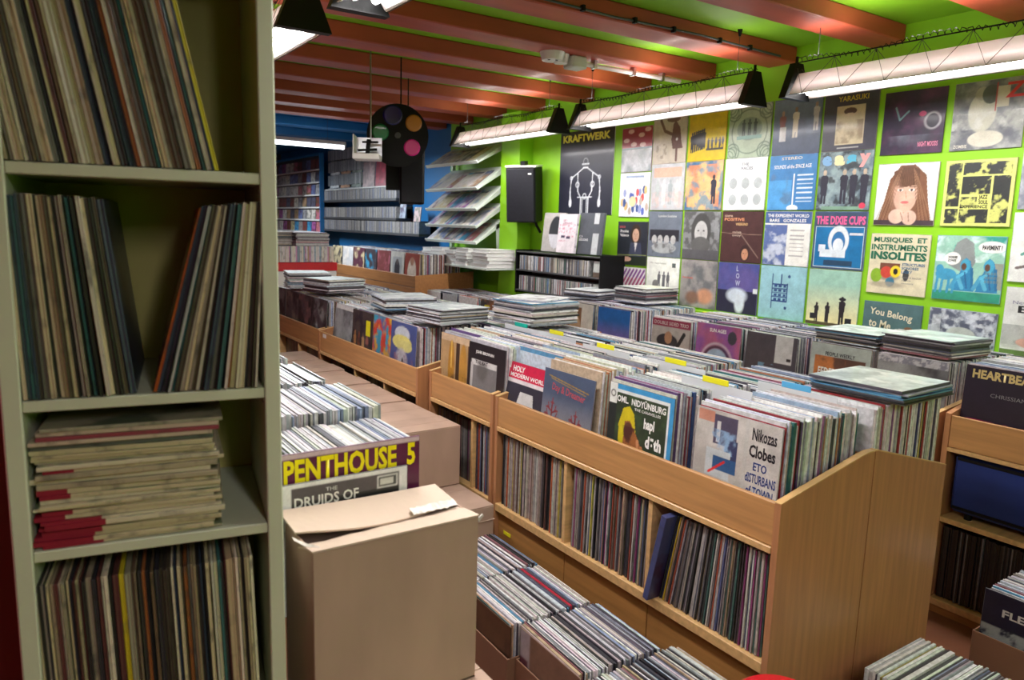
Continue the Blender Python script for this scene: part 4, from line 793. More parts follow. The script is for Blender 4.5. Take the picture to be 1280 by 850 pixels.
# gap behind
for (x, y, z, m, key) in ((2.16, 2.83, 1.085, YEL, 'yellow'), (2.065, 2.36, 1.095, YEL, 'yellow'), (2.08, 1.97, 1.095, YEL, 'yellow'), (1.915, 1.63, 1.10, YEL, 'yellow'), (2.11, 3.06, 1.095, TEAL, 'teal'), (2.11, 1.46, 1.095, SKYB, 'light blue')):
    e = empty('divider_card', (x, y, ZB), '%s tagged plastic divider card standing %s' % (key, {2.83: 'in the short rack', 2.36: 'behind the jeep cover bin', 1.97: 'behind the yellow haired cover bin', 1.63: 'nearest the camera in front bins', 3.06: 'beside the flat pile', 1.46: 'in the nearest bin'}[y]), 'divider card', 'tagged divider cards among the records', rz=RX)
    MB().box(-.15, .15, -.001, .001, 0, z-ZB-.002).build('card', CLEAR, e)
    MB().box(-.055, .055, -.0025, .0015, z-ZB-.004, z-ZB+.016, bev=.001).build('tag', m, e)

o = MB().box(1.7135, 1.7155, 2.52, 2.575, .258, .274, bev=.0005).build('price_tag', YEL); tag(o, 'tiny yellow tag on the plinth panel above the farthest floor crate', 'tag')
o = MB().box(1.6655, 1.6665, 4.66, 4.72, .83, .855).build('price_sticker', WHITE); tag(o, 'small white sticker on the rail at the far end of the third rack', 'sticker')
# --- lower compartments: spines face the aisle; thickness runs along y
RS = 0.0
def shelf_row(y1, y0, x, z, pal, where, group, leans=0, thick=(.003, .0065), h=1, special=None, d0=0, w=1, single=False):
    # from the left (far, y1) to the right (near, y0)
    return row((x+SW/2, y1), (0, -1), y1-y0, z, RS, pal, group, spine_lab(where), thick, lean=leans, zj=.0, dj=.012, h=h, special=special, w=w, single=single)
TAN = [(.5, .12, .04), (.55, .47, .06), (.02, .02, .02), (.6, .55, .5), (.12, .06, .05), (.42, .34, .28), (.50, .42, .36), (.35, .28, .24), (.30, .20, .15), (.48, .44, .42), (.55, .46, .10), (.03, .03, .03), (.5, .42, .36)]
shelf_row(2.60, 2.175, 1.715, .388, TAN+PAL_SPINE[:6], 'in the nearest rack, left compartment', 'records in the left lower compartment', leans=.012)
shelf_row(2.11, 1.70, 1.715, .388, [(.25, .05, .03)]+PAL_SPINE, 'in the nearest rack, middle compartment', 'records in the middle lower compartment', leans=.02, single=True)
shelf_row(1.632, 1.225, 1.715, .388, PAL_SPINE+[(.03, .03, .03), (.06, .05, .06)], 'in the nearest rack, right compartment', 'records in the right lower compartment', leans=lambda f: .19*(1-f)**1.3, thick=(.003, .006), special={3: (.6, .42, .03), 1: (.04, .05, .12)}, single=True)
c = sleeve(TR((1.668+SW/2, 1.652, .388), 0, .205), (.05, .06, .17), 'thick blue record set leaning at the left of the right lower compartment', None, .022, 'record_box', 'record')
shelf_row(2.82, 2.69, 1.715, .388, PAL_SPINE, 'in the narrow lower compartment of the short rack', 'records in the narrow lower compartment')
st = ST
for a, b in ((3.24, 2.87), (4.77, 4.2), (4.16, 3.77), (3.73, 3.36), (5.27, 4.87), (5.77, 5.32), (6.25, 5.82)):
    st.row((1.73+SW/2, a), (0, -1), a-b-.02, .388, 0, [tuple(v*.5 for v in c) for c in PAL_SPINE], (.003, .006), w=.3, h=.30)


# ================================================================= FLAT PILES
def pile(x, y, z, n, tt, rz, where, label_rng=(.003, .008), pal=PAL_FLOOR, topart=None, w=1, single=True):
    zz = z
    for i in range(n):
        t = random.uniform(*tt); col = random.choice(pal); k = random.uniform(.8, 1.1); col = tuple(min(.9, v*k) for v in col)
        a = rz+random.uniform(-.05, .05)
        M = Matrix.Translation((x+random.uniform(-.008, .008), y+random.uniform(-.008, .008), zz+t/2)) @ Matrix.Rotation(a, 4, 'Z') @ Matrix.Rotation(-PI/2, 4, 'X') @ Matrix.Translation((0, 0, -SW/2))
        pos = 'topmost' if i == n-1 else 'bottom' if i == 0 else ordn(n-i)+' from the top'
        if not single and i < n-1: ST.slab(M, SW*w, t, SW*w, col); zz += t+.0006; continue
        o = sleeve(M, col, '%s flat sleeve, %s of %s' % (cname(col), pos, where), 'records in '+where, t, 'record_sleeve', 'record', w, w)
        zz += t+.0006
    if topart:
        c = topart; art(o, c, SW*.99, SW*.99, -.0023, (), .002)
def painted_gloss(seed, bg=(.5, .58, .56)): return Cv(40, bg, seed).cloud(3, (.3, .36, .36), .45, .62).cloud(6, (.72, .76, .74), .55, .62, .8)  # sheen on the pile tops, painted into the cover colours as blotches
ZP = 1.078
pile(1.93, 3.50, ZP, 13, (.004, .008), .12, 'the near pile on the third rack', topart=painted_gloss(1, (.4, .44, .46)))
pile(1.97, 4.14, ZP, 12, (.004, .008), -.15, 'the second pile on the third rack', topart=painted_gloss(2, (.62, .64, .66)), single=False)
pile(1.95, 5.27, ZP, 15, (.004, .009), .25, 'the tall pile on the far rack', topart=painted_gloss(3), single=False)
pile(1.90, 5.72, ZP, 16, (.004, .009), -.2, 'the farthest pile on the far rack', topart=painted_gloss(4), single=False)
pile(2.36, 3.28, ZP, 15, (.004, .01), .10, 'the big rear pile', topart=painted_gloss(5, (.66, .66, .66)), w=1.05)
pile(2.36, 3.32, ZP+.113, 3, (.004, .008), .45, 'the askew heap on the rear pile', w=.9)
pile(2.385, 1.33, ZP+.005, 7, (.004, .009), .02, 'the pile nearest the camera', topart=painted_gloss(6, (.62, .7, .68)))
pile(3.74, 3.87, ZP+.002, 15, (.004, .009), .02, 'the tall pile under the covers', topart=painted_gloss(7, (.7, .72, .55)))
pile(3.62, 4.30, ZP, 8, (.004, .009), .2, 'the low pile by the tall pile', topart=painted_gloss(8, (.7, .7, .7)))
pile(3.46, 2.05, ZP+.002, 9, (.004, .008), .03, 'the pile above the army cover', topart=painted_gloss(9, (.5, .62, .58)))
pile(3.46, 1.70, ZP+.002, 11, (.004, .009), -.02, 'the wall pile below the woodland cover', topart=painted_gloss(10, (.5, .62, .58)))

# ================================================================= RIGHT FRONT RACK (heartbeats)
e = empty('record_rack', (3.20, 0.2, 0), 'beech rack cut by the right edge with a blue case on its shelf', 'record rack')
prof = [(0, 0), (0, .875), (.40, .96), (.7, .96), (.7, 0)]
MB().prism(prof, 1, 1.275, 1.297).build('side_panel', WOODZ, e)
MB().prism(prof, 1, 0, .02).build('side_panel', WOODZ, e)
MB().box(.004, .02, .02, 1.275, .735, .868, bev=.002).build('front_rail', WOODY, e)
MB().box(-.004, .02, .02, 1.275, .716, .733, bev=.002).build('rail_lip', WOODE, e)
MB().box(.02, .7, .02, 1.275, .72, .733).build('bin_floor', WOODP, e)
MB().box(.0, .6, .02, 1.275, .408, .43, bev=.002).build('shelf', WOODE, e)
MB().box(.0, .6, .02, 1.275, .035, .065, bev=.002).build('shelf', WOODE, e)
MB().box(.01, .03, .02, 1.275, .0, .033).build('kick_board', WOODP, e)
MB().box(.60, .61, .02, 1.275, .03, .9).build('back_panel', WOODP, e)
cover('heart', TR((3.265, 1.315, ZB+.02), RX, -.05), n=72)
row((3.285, 1.315), (1, 0), .4, ZB+.02, RX, PAL_TOP+[(.1, .1, .12), (.45, .5, .4)], 'records behind the HEARTBEATS cover', top_lab('the HEARTBEATS bin'), (.005, .009), lean=-.02, zj=.015)
row((3.285, .97), (1, 0), .4, ZB+.02, RX, PAL_TOP, 'records in the bin cut by the right edge', top_lab('the bin at the right edge'), (.006, .01), lean=-.02, zj=.015)
e = empty('flight_case', (3.225, .6, .43), 'deep blue case with black feet standing on the rack shelf at right', 'case')
MB().box(0, .34, 0, .85, .03, .275, bev=.012).build('case_body', NAVY, e)
for y in (.06, .79): MB().disc((.04, y, 0), (0, 0, 1), .015, .03, 14).build('rubber_foot', BLACK, e)
for z in (.05, .26): MB().box(-.003, .003, .01, .84, z-.006, z+.006).build('edge_strip', BLACK, e)
row((3.23+SW/2, 1.462), (0, -1), .60, .067, 0, [(.01, .01, .012), (.02, .02, .022), (.05, .05, .05), (.012, .012, .012), (.015, .015, .02), (.14, .14, .14), (.01, .01, .01), (.01, .01, .012)], 'black spined records on the low right shelf', spine_lab('on the low shelf below the blue case'), (.004, .008), dj=.01)

# ================================================================= LEFT STORAGE CABINET
CA = math.radians(-10.0); ca, sa = math.cos(CA), math.sin(CA)
CO = Vector((-.005, 1.335, 0))
e = empty('storage_cabinet', CO, 'tall cream open shelf cabinet in the left foreground, packed with old records', 'cabinet', rz=CA)
IW = .356; CD = .36
def cpt(a, b): return (CO.x+a*ca-b*sa, CO.y+a*sa+b*ca)
MB().box(-.026, 0, 0, CD, 0, 2.45, bev=.002).build('side_panel', CREAM, e)
MB().box(IW, IW+.026, 0, CD, 0, 2.45, bev=.002).build('side_panel', CREAM, e)
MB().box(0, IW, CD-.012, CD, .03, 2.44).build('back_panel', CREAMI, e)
for z, t in ((2.07, .018), (1.672, .018), (1.31, .018), (1.064, .018), (.69, .018), (.33, .018), (.05, .018), (2.44, .02)):
    MB().box(.0005, IW-.0005, .004, CD-.012, z-t, z, bev=.0015).build('shelf', CREAM, e)
for z in (1.672, 1.31): MB().disc((IW-.0012, .03, z-.03), (1, 0, 0), .003, .001, 10).build('shelf_pin_hole', DGREY, e)
stepc = (ca, sa)
def cab_row(a0, length, z, lean, pal, where, group, thick, special=None, h=1):
    x, y = cpt(a0, .006+SW/2); return row((x, y), stepc, length, z, CA-PI/2, pal, group, spine_lab(where), thick, lean=lean, zj=0, dj=.012, special=special, h=h, single=True, name='old_record', cat='old record')
# spines face the viewer; sleeve thickness runs along the shelf.  negative lean tips the top to the right
cab_row(.002, .295, 1.674, lambda f: .15+.06*f, PAL_OLD+[(.5, .45, .25), (.42, .36, .2), (.55, .5, .05)], 'on the top visible cabinet shelf', 'old records leaning on the top cabinet shelf', (.003, .0065), special={45: (.6, .52, .02)})
cab_row(.002, .160, 1.312, lambda f: .03+.085*f, PAL_OLD, 'in the middle cabinet shelf, left group', 'old records, left group of the middle cabinet shelf', (.003, .0065))
cab_row(.182, .165, 1.312, lambda f: -.26+.21*f, PAL_OLD+[(.5, .46, .38), (.45, .1, .02)], 'in the middle cabinet shelf, right group', 'old records, right group of the middle cabinet shelf', (.003, .0065), special={4: (.45, .47, .45)})
cab_row(.004, .335, .692, lambda f: .03, PAL_OLD+[(.02, .02, .02), (.03, .03, .03), (.30, .26, .18)], 'on the cabinet shelf below the magazine pile', 'old records on the low cabinet shelf', (.003, .006), special={22: (.55, .45, .02)})
zz = 1.0655; n = 28
for i in range(n):
    t = random.uniform(.004, .009); 
    col = random.choice([(.5, .44, .26), (.55, .48, .3), (.42, .36, .24), (.60, .54, .38)]) if i < n-5 else random.choice([(.4, .2, .12), (.3, .28, .2), (.25, .04, .06), (.1, .12, .1), (.5, .4, .3)])
    x, y = cpt(.145+random.uniform(-.012, .012)+(.012 if i > n-4 else 0), .012+SW/2+random.uniform(-.006, .006))
    M = Matrix.Translation((x, y, zz+t/2)) @ Matrix.Rotation(CA+random.uniform(-.03, .03), 4, 'Z') @ Matrix.Rotation(-PI/2, 4, 'X') @ Matrix.Translation((0, 0, -SW/2))
    mg = sleeve(M, col, '%s magazine lying flat, %s in the cabinet pile' % (cname(col), 'topmost' if i == n-1 else 'lowest' if i == 0 else ordn(n-i)+' from the top'), 'magazines piled flat in the cabinet', t, 'magazine', 'magazine', .85, .95); zz += t+.0004
    if i < 9 or i in (12, 13, 17): MB().box(-SW/2-.0006, -SW/2+(.10 if i < 7 else .05), -.00205, .00205, -.0006, .03).build('red_spine_tape', TAPER, mg)

# ================================================================= LP TABLE, LEFT
e = empty('display_table', (.445, 1.45, 0), 'low table carrying crates of records beside the storage cabinet', 'table')
MB().box(0, .31, 0, 1.25, .765, .795, bev=.003).build('table_top', WOODY, e)
for x in (.0, .27):
    for y in (.03, 1.19): MB().box(x, x+.035, y, y+.035, 0, .765).build('leg', WOODZ, e)
def crate(x0, x1, y0, y1, z0, h, label, m=CARDD, group='open cardboard record crates'):
    e = empty('record_crate', (x0, y0, z0), label, 'crate', group); a, b = x1-x0, y1-y0; t = .005
    MB().box(0, a, 0, b, 0, t).build('crate_floor', m, e)
    for B in ((0, a, 0, t), (0, a, b-t, b), (0, t, t, b-t), (a-t, a, t, b-t)): MB().box(*B, t, h, bev=.001).build('crate_wall', m, e)
    return e
ROWS = [(1.452, 1.66, .727, 1.12, 'nearest row of the table crates'), (1.675, 1.965, .742, 1.147, 'second row of the table crates'), (1.985, 2.275, .712, 1.152, 'third row of the table crates'), (2.295, 2.56, .700, 1.165, 'far row of the table crates')]
for k, (y0, y1, x1, zt, nm) in enumerate(ROWS):
    crate(.44, x1+.004, y0-.006, y1+.006, .796, .14, 'brown crate under the %s' % nm)
    row((x1-.004, (y0+y1)/2), (-1, 0), .285 if k == 0 else .27, zt-SW, RX+PI, [tuple(v*.62 for v in c) for c in PAL_TOP]+PAL_TOP[7:12], 'records in the '+nm, lambda i, c, nm=nm: '%s record sleeve, %s from the right in the %s' % (c, ordn(i), nm), (.003, .0065), lean=.0, zj=.006, w=(y1-y0)/SW, dj=.008, single=(k == 0))
cover('penthouse', TR((.5705, 1.444, 1.13-SW), 0, -.0), n=80, t=.005)
cover('druids', TR((.5545, 1.434, 1.070-SW), 0, -.02), n=80, t=.005, w=.88, h=.88) if False else cover('druids', TR((.5545, 1.434, 1.070-SW*.9), 0, 0), n=80, t=.005, w=.885, h=.9)

# ================================================================= OPEN CARDBOARD BOX
e = empty('cardboard_box', (.42, 1.255, .635), 'open brown cardboard box with torn flaps in the left foreground', 'box')
w_, d_, h_ = .352, .168, .362; t = .004
MB().box(0, w_, 0, t, 0, h_, bev=.001).build('front_wall', CARD, e)
MB().box(0, w_, d_-t, d_, 0, h_-.004, bev=.001).build('back_wall', CARD, e)
for x in (0, w_-t): MB().box(x, x+t, t, d_-t, 0, h_-.002).build('side_wall', CARD, e)
MB().box(0, w_, 0, d_, 0, .004).build('box_bottom', CARD, e)
def flap(pts, th, name, m):
    """pts grid rows of 3D points, given thickness"""
    R_, C_ = len(pts), len(pts[0]); V = [p for r in pts for p in r]+[(p[0], p[1], p[2]+th) for r in pts for p in r]; N = R_*C_; F = []
    for r in range(R_-1):
        for c in range(C_-1):
            a = r*C_+c; q = (a, a+1, a+C_+1, a+C_); F.append(q[::-1]); F.append(tuple(v+N for v in q))
    bd = [c for c in range(C_)]+[r*C_+C_-1 for r in range(1, R_)]+[(R_-1)*C_+c for c in range(C_-2, -1, -1)]+[r*C_ for r in range(R_-2, 0, -1)]
    for a, b in zip(bd, bd[1:]+bd[:1]): F.append((a, b, b+N, a+N))
    return MB().add(V, F).build(name, m, e)
nx = 14
flap([[(-.002+w_*1.01*i/nx, -.001+.082*j/3, h_+.001-.022*(j/3)**1.5*(1-i/nx*.6)+.0012*math.sin(i*2.1)*(j/3)) for i in range(nx+1)] for j in range(4)], .0035, 'front_flap', CARDL)
flap([[(-.012+w_*1.0*i/nx+.004*j/3, d_+.004-.093*j/3-.006*math.sin(i/nx*PI), h_+.022-.012*(j/3)-.014*(j/3)*math.sin(i/nx*PI)**1.2-.006*(i/nx)) for i in range(nx+1)] for j in range(4)], .0035, 'back_flap', CARDL)
rr = random.Random(3); NT = 16
flap([[(.235+.105*i/NT, .066+.022*j+rr.uniform(-.004, .005)*(1-abs(j-.5)*.6), h_+.004+.006*j+rr.uniform(-.0012, .0015)) for i in range(NT+1)] for j in range(2)], .0008, 'torn_paper', TAPE)
flap([[(-.013+.03*i/8, .072-.066*i/8+.012*j+rr.uniform(-.002, .003), h_+.001-.004*math.sin(i/8*PI)+.003*j) for i in range(9)] for j in range(2)], .0008, 'torn_paper', TAPE)
MB().prism([(w_-.002, h_-.004), (w_+.010, h_+.004), (w_+.012, h_-.0), (w_, h_-.012)], 1, -.001, .003).build('torn_corner', TAPE, e)
# what the open box stands on
def closed_box(x0, x1, y0, y1, z0, z1, label, group=None, rz=0, lid=0):
    e = empty('cardboard_box', (x0, y0, z0), label, 'box', group, rz=rz); a, b, h = x1-x0, y1-y0, z1-z0
    MB().box(0, a, 0, b, 0, h-.004, bev=.003).build('box_body', CARD, e)
    MB().box(.001, a-.001, .001, b/2-.0015, h-.004, h, bev=.001).build('top_flap', CARDL if lid else CARD, e)
    MB().box(.001, a-.001, b/2+.0015, b-.001, h-.004, h, bev=.001).build('top_flap', CARDL if lid else CARD, e)
    return e
closed_box(.425, .80, 1.12, 1.43, .30, .634, 'closed brown box hidden under the open box')
closed_box(.43, .82, 1.10, 1.44, .0, .299, 'closed brown box on the floor under the open box pile')

# ================================================================= CLOSED BOXES ALONG THE RACK
G = 'closed cardboard boxes stacked against the racks'
ys = [(2.85, 3.06), (3.065, 3.40), (3.405, 3.735), (3.745, 3.87), (3.88, 4.065), (4.075, 4.29), (4.30, 4.51), (4.52, 4.72), (4.73, 5.05)]
names = ['nearest the camera', 'second from the camera', 'third from the camera', 'fourth from the camera, very narrow', 'fifth from the camera', 'sixth from the camera', 'seventh from the camera', 'eighth from the camera', 'farthest from the camera']
for k, (a, b) in enumerate(ys):
    x1 = 1.648 if k == 0 else 1.655-(k % 3)*.006
    closed_box(x1-.52, x1, a+.002, b-.003, .412, .69-(k % 2)*.004, 'closed brown box in the upper row along the racks, '+names[k], G)
for k, (a, b) in enumerate(((2.56, 3.0), (3.01, 3.5), (3.51, 4.0), (4.01, 4.5), (4.51, 5.0))):
    e = closed_box(1.14, 1.652, a, b, .0, .409, 'closed brown box in the floor row along the racks, '+names[k], 'lower cardboard boxes along the racks')
    if k == 0: MB().box(-.004, .516, -.004, .10, .345, .3455).build('lid_rim', CARDL, e)

# ================================================================= FLOOR CRATES
FG = 'records in the floor crates along the aisle'
def flab(nm): return lambda i, n: '%s record sleeve, %s from the left in the %s' % (n, ordn(i), nm)
for k, (x0, x1, y0, y1, zt, rz, nm) in enumerate(((1.20, 1.615, 2.165, 2.475, .32, .0, 'farthest floor crate'), (1.245, 1.60, 1.82, 2.135, .325, -.05, 'third floor crate from the front'), (1.262, 1.595, 1.485, 1.80, .33, -.075, 'second floor crate from the front'), (1.20, 1.63, 1.15, 1.465, .335, -.03, 'floor crate nearest the camera'))):
    e = crate(x0-.008, x1+.006, y0-.004, y1+.008, .0, .22, 'brown cardboard crate on the floor, the '+nm, group='cardboard crates on the floor')
    if k in (1, 2): e.rotation_euler = (0, 0, -.03)
    xs = x0+.01
    if k in (1, 2):
        key = 'darkfloor' if k == 1 else 'browncard'
        cover(key, TR((xs-.003, (y0+y1)/2-.004, zt-SW+.002), RX+rz*.4, 0), n=32, t=.004, label=('dark brown record cover facing left in the third floor crate', 'brown record cover with pale label facing left in the second floor crate')[k-1])
    row((xs, (y0+y1)/2+.01*(k in (1, 2))), (1, rz*.6), x1-xs-.01, zt-SW, RX+rz*.6, PAL_FLOOR, FG, flab(nm), (.0035, .006), lean=-.0, zj=.008, dj=.01, special={0: (.4, .3, .3)} if k == 2 else ({0: (.06, .12, .12), 2: (.6, .35, .22), 42: (.5, .02, .05)} if k == 1 else ({50: (.03, .16, .4), 46: (.15, .4, .55)} if k == 3 else None)), single=(k == 2))
# blue sleeves that stand out in the second crate
# near right floor crate: sleeves run across the room
crate(1.97, 2.40, .62, 1.115, 0, .2, 'brown floor crate at the bottom edge beside the rack end', group='cardboard crates on the floor')
row((2.185, 1.09), (.0, -1), .45, .012, PI, PAL_FLOOR, 'records in the floor crate beside the rack end', lambda i, n: '%s record sleeve, %s from the back in the crate beside the rack end' % (n, ordn(i)), (.004, .008), lean=0, zj=.01, special={6: (.32, .27, .05), 0: (.6, .62, .64), 1: (.8, .8, .82)})
crate(1.60, 1.965, .62, 1.02, 0, .2, 'brown floor crate at the bottom edge left of its twin', group='cardboard crates on the floor')
row((1.785, 1.0), (.0, -1), .36, .012, PI, PAL_FLOOR, 'records in the bottom edge floor crate', lambda i, n: '%s record sleeve, %s from the back in the left bottom edge crate' % (n, ordn(i)), (.004, .008), lean=0, zj=.01)
# right crate with FLESH
crate(2.80, 3.16, .66, 1.13, 0.0, .20, 'brown floor crate with dark cover at the lower right edge', group='cardboard crates on the floor')
cover('flesh', TR((2.835, .965, .04), RX, -.03), n=56)
row((2.85, .96), (1, 0), .27, .035, RX, PAL_FLOOR+[(.05, .2, .15)], 'records behind the FLESH cover', top_lab('the crate at the lower right'), (.004, .008), lean=-.02, zj=.012)
# red stool at the bottom edge
e = empty('round_stool', (1.53, 1.02, 0), 'round bright red plastic stool seat at the bottom edge', 'stool')
MB().disc((0, 0, .415), (0, 0, 1), .115, .02, 36, r2=.12).disc((0, 0, .435), (0, 0, 1), .12, .012, 36, r2=.105).build('seat', REDP, e, smooth=False)
for k in range(3): a = k*2*PI/3; MB().tube([(.08*math.cos(a), .08*math.sin(a), .415), (.10*math.cos(a), .10*math.sin(a), 0.335)], .009, 6).build('leg', STEEL, e)

# ================================================================= MAGAZINE RACK
e = empty('magazine_rack', (3.93, 6.0, 0), 'white metal magazine rack with sloping shelves against the green wall', 'rack')
MB().box(-.05, -.01, -.03, 0, 1.0, 2.36, bev=.003).build('upright', GREYW, e)
MB().box(-.05, -.01, .98, 1.01, 1.0, 2.36, bev=.003).build('upright', GREYW, e)
MAGP = [(.5, .15, .2), (.15, .2, .4), (.6, .5, .3), (.1, .1, .15), (.6, .55, .55), (.35, .1, .3), (.7, .65, .6), (.05, .3, .5), (.4, .25, .15), (.2, .05, .05), (.65, .6, .5)]
for k, (zf, zb) in enumerate(((2.165, 2.36), (1.925, 2.15), (1.735, 1.98), (1.575, 1.815), (1.425, 1.665))):
    d = .33; ang = math.atan2(zb-zf, .30)
    S = empty('shelf', (0, 0, 0), '', ''); del S['label']; del S['category']; S.parent = e; SM = Matrix.Translation((-.34, 0, zf)) @ Matrix.Rotation(-ang, 4, 'Y'); S.matrix_basis = SM
    MB().box(0, .36, -.02, 1.0, -.012, 0, bev=.002).build('shelf_plate', GREYW, S)
    MB().box(-.012, 0, -.02, 1.0, -.014, .018, bev=.002).build('front_lip', GREYW, S)
    MB().prism([(.0, -.012), (.36, -.012), (.36, -.05)], 1, -.02, -.015).build('side_bracket', GREYW, S)
    yy = .99; i = 1
    while yy > .2:
        wd = random.uniform(.19, .22); step = random.uniform(.10, .17)
        M = Matrix.Translation((3.93, 6.0, 0)) @ SM @ Matrix.Translation((.003, yy-wd/2-.005, .003+.0022*(i % 3))) @ Matrix.Rotation(-PI/2, 4, 'Z') @ Matrix.Rotation(-PI/2, 4, 'X')
        col = random.choice(MAGP)
        o = sleeve(M, col, '%s magazine, %s from the left on the %s sloping shelf of the rack' % (cname(col), ordn(i), ('top', 'second', 'third', 'fourth', 'lowest')[k]), 'magazines on the sloping rack shelves', .004, 'magazine', 'magazine', wd/SW, .29/SW)
        c = Cv(20, col, 100*k+i).cloud(3, random.choice(MAGP), .45, .6).cloud(5, (.75, .72, .7), .55, .62, .7).rect(.05, .82, .95, .95, random.choice(MAGP)); art(o, c, SW*.99, SW*.99, -.0023, (), .002)
        yy -= step; i += 1
MB().box(-.44, -.01, -.36, 1.0, 1.19, 1.21, bev=.003).build('flat_shelf', GREYW, e)
MB().prism([(-.10, 1.21), (-.02, 1.21), (-.05, 1.62), (-.13, 1.62)], 1, -.02, -.01).build('end_plate', GREYW, e)
# white books on the flat shelf
for pi_, (y, n, w1) in enumerate(((5.78, 5, .30), (6.1, 5, .22), (6.33, 4, .2), (6.6, 5, .2), (6.83, 4, .2))):
    zz = 1.211
    for i in range(n):
        t = random.uniform(.025, .04); wj = w1*random.uniform(.9, 1.05)
        e2 = empty('book', (3.70+random.uniform(-.02, .01), y, zz), 'thick white paperback, %s from the top of the %s book pile under the magazine rack' % (ordn(n-i), ('nearest', 'second', 'third', 'fourth', 'farthest')[pi_]), 'book', 'white paperbacks under the magazine rack', rz=random.uniform(-.05, .05))
        MB().box(-.195, .13, -wj/2, wj/2, 0.0, .0022).box(-.195, .13, -wj/2, wj/2, t-.0022, t).box(.128, .13, -wj/2, wj/2, 0, t).build('cover', [WHITE, BEIGE, DGREY][(i*7+pi_) % 3] if random.random() < .4 else WHITE, e2)
        MB().box(-.190, .127, -wj/2+.004, wj/2-.004, .0023, t-.0023).build('pages', WHITE, e2)
        zz += t+.0012

# ================================================================= FAR RACK (upper wooden) AND RED COUNTER
e = empty('record_rack', (3.15, 6.36, 0), 'tall wooden record rack in the far corner below the CD shelves', 'record rack')
WOODF = wood('oak_far_rack', (.36, .16, .055), 1)
MB().prism([(0, 0), (0, 1.095), (.64, 1.13), (.64, 0)], 1, 0, .02).build('side_panel', WOODF, e)
MB().prism([(0, 0), (0, 1.095), (.64, 1.13), (.64, 0)], 1, 3.2, 3.22).build('side_panel', WOODF, e)
MB().box(0, .018, .02, 3.2, .985, 1.092, bev=.002).build('front_rail', WOODF, e)
MB().box(.004, .018, .02, 3.2, .80, .978, bev=.002).build('front_panel', WOODF, e)
MB().box(.02, .64, .02, 3.2, .96, .975).build('bin_floor', WOODF, e)
MB().box(.01, .03, .02, 3.2, 0, .79).build('lower_front', WOODF, e)
FA = [((.5, .25, .15), 'white and orange record cover nearest the end of the far wooden rack'), ((.55, .54, .5), 'white record cover with dark portrait in the far wooden rack'), ((.2, .05, .05), 'dark red record cover in the far wooden rack'), ((.05, .04, .05), 'black record cover in the far wooden rack'), ((.1, .03, .05), 'dark plum record cover in the far wooden rack'), ((.55, .55, .56), 'pale grey record cover in the far wooden rack'), ((.04, .04, .05), 'charcoal record cover at the far end of the far wooden rack')]
st = ST
for i, (col, lab) in enumerate(FA):
    y = 6.56+i*.335
    o = sleeve(TR((3.205, y, .985), RX, -.05), col, lab, None, .004); c = Cv(28, col, 70+i)
    if i == 0: c.rect(0, 0, 1, 1, (.3, .05, .03)).ell(.5, .4, .3, .45, (.7, .6, .5)).ell(.5, .75, .12, .14, (.4, .2, .12))
    elif i == 1: c.rect(.15, .12, .85, .85, (.35, .37, .38)).ell(.5, .45, .2, .3, (.03, .03, .04)).ell(.5, .68, .1, .1, (.1, .08, .08))
    else: c.cloud(4, random.choice(MAGP), .5, .6)
    art(o, c, SW*.99, SW*.99, -.0023, (), .002)
    st.row((3.22, y), (1, 0), .45, .985, RX, PAL_SPINE+PAL_TOP[:5], (.005, .008), w=.30, h=.31)

e = empty('sales_counter', (1.75, 6.9, 0), 'white counter with red front band beyond the far rack', 'counter')
MB().box(0, .83, .01, .5, 0, 1.115).build('counter_body', WHITE, e)
MB().box(-.005, .835, 0, .5, 1.115, 1.195, bev=.003).build('red_band', REDP, e)
x = 1.80; i = 1
while x < 2.56:
    s = random.uniform(1, 1.7); c = random.choice([(.7, .68, .65), (.6, .6, .62), (.3, .4, .5), (.6, .3, .5), (.45, .3, .2), (.2, .25, .3), (.75, .7, .6), (.7, .65, .68)])
    o = bpy.data.objects.new('cd_case', SPINE); COL.objects.link(o); o.location = (x, 7.0, 1.197); o.scale = (s, 1, 1.2); o.color = (*c, 1)
    tag(o, '%s disc case, %s from the left on the red banded counter' % (cname(c), ordn(i)), 'CD', 'disc cases standing on the counter'); x += .0098*s*1.05; i += 1
pile(2.36, 7.1, 1.348, 12, (.008, .013), 0, 'the right pile on the red counter', pal=[(.75, .72, .72), (.6, .3, .35), (.5, .5, .52), (.7, .7, .72), (.2, .15, .18)], single=False)
pile(2.02, 7.15, 1.348, 12, (.008, .013), .05, 'the left pile on the red counter', pal=[(.3, .25, .25), (.5, .45, .45), (.1, .1, .12), (.6, .5, .4)], single=False)

# ================================================================= FAR CD WALL
st = Stuff(); e = empty('cd_shelf_unit', (3.95, 7.3, 0), 'three long black shelves of grey CDs on the blue far wall', 'shelf')
for z0 in (1.47, 1.64, 1.87):
    ya, yb = (7.45, 11.0) if z0 < 1.5 else (8.05, 10.8)
    MB().box(-.22, -.002, ya-7.3, yb-7.3, z0-.03, z0, bev=.002).build('shelf', DGREY, e)
    MB().box(-.02, -.002, ya-7.3, yb-7.3, z0, z0+.14).build('back_rail', BLACK, e)
    st.row((3.81, yb-.01), (0, -1), yb-ya-.02, z0, 0, [(.22, .2, .19), (.3, .28, .27), (.36, .34, .32), (.25, .24, .24), (.1, .1, .1), (.45, .43, .4), (.15, .18, .3)], (.01, .013), w=.14, h=.13, zj=0)
MB().box(-.20, -.002, .7, 3.5, 2.005, 2.02, bev=.002).build('cover_ledge', WHITE, e)
st.build('cd_cases', STUFFM, 'rows of grey CD cases packed on the far wall shelves', 'CDs')
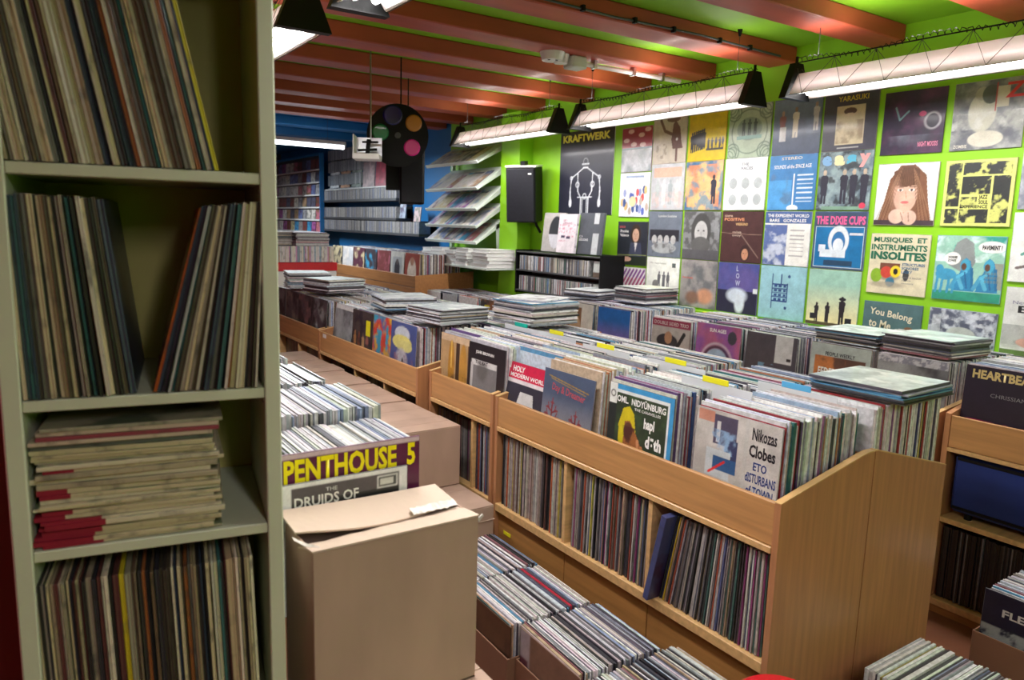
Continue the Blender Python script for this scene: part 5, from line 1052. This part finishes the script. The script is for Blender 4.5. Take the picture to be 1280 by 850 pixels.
for i, (col, lab) in enumerate((((.45, .42, .32), 'tan boxed record standing nearest on the far white ledge'), ((.3, .02, .05), 'dark red boxed record on the far white ledge'), ((.4, .3, .3), 'patterned boxed record on the far white ledge'), ((.2, .25, .22), 'grey green boxed record on the far white ledge'), ((.45, .25, .15), 'orange patterned boxed record on the far white ledge'), ((.6, .65, .68), 'pale boxed record with white disc on the far white ledge'))):
    o = sleeve(TR((3.80, 8.22+i*.40, 2.022), RX, -.06), col, lab, None, .01, w=1.15 if i in (1, 2) else 1.05); c = Cv(24, col, 90+i).cloud(5, tuple(min(1, v*1.6) for v in col), .5, .6)
    if i == 5: c.ell(.5, .5, .4, .45, (.8, .84, .86)).ell(.5, .5, .05, .05, (.2, .2, .25))
    art(o, c, SW*.99, SW*.99, -.0023, (), .002)
# face-out CD rack
e = empty('cd_face_rack', (3.74, 10.5, 0), 'tall blue and white wall rack showing CD covers face out', 'rack')
MB().box(-.02, .0, 0, 2.4, 1.35, 2.50).build('back_board', DGREY, e)
for y in (-.02, 2.4): MB().box(-.06, .0, y, y+.02, 1.35, 2.52).build('side_rail', BLUE, e)
MB().box(-.06, 0, 0, 2.4, 2.50, 2.53).build('top_rail', BLUE, e)
kk = 0
for r in range(6):
    z = 2.31-r*.178
    MB().box(-.07, -.02, 0, 2.4, z-.02, z, bev=.002).build('rail', WHITE, e)
    for j in range(12):
        kk += 1; col = random.choice(MAGP+[(.4, .4, .42), (.3, .25, .25), (.5, .48, .46)])
        o = sleeve(TR((3.69, 12.80-j*.2, z+.001), RX, -.05), col, '%s CD cover, %s from the left in row %s of the far rack' % (cname(col), ordn(j+1), ('one', 'two', 'three', 'four', 'five', 'six')[r]), 'CD covers face out in the far rack', .006, 'cd_case', 'CD', .17/SW, .14/SW)
st = Stuff()
for z0 in (1.9, 2.08, 2.26, 2.42): st.row((3.86, 10.45), (0, -1), 1.2, z0, 0, [(.3, .32, .34), (.2, .22, .25), (.4, .42, .44), (.1, .12, .14)], (.01, .014), w=.14, h=.14)
for z0 in (1.0, 1.16, 1.32, 1.48, 1.64, 1.8, 1.96, 2.12, 2.28): st.row((3.3, 13.1), (-1, 0), 1.6, z0, PI/2, [(.2, .2, .2), (.12, .12, .14), (.3, .28, .26), (.08, .08, .1)], (.01, .014), w=.14, h=.14)
st.build('cd_cases', STUFFM, 'mixed CD cases on the deepest shelves of the blue room', 'CDs')
o = MB().box(2.6, 3.15, 10.9, 10.93, 2.12, 2.42, bev=.005).build('notice_board', GREYW); tag(o, 'pale grey notice board hanging in the far left of the room', 'board')
MB().tube([(2.7, 10.915, 2.42), (2.7, 10.915, 2.69)], .003, 4).tube([(3.05, 10.915, 2.42), (3.05, 10.915, 2.69)], .003, 4).build('hanging_wire', DGREY, o)
# small face-out items on the lowest CD shelf
for y, lab, col in ((7.62, 'small white and red CD case leaning by the blue wall stripe', (.6, .45, .45)), (8.0, 'clear CD case at the end of the middle far shelf', (.35, .4, .5))):
    sleeve(TR((3.79, y, 1.605 if y < 7.8 else 1.64), RX, -.1), col, lab, None, .01, 'cd_case', 'CD', .16/SW, .16/SW)

ST.build('record_sleeves', STUFFM, 'rows of record sleeves packed in the bins, crates and lower compartments, past those single', 'records')
flush_texts()
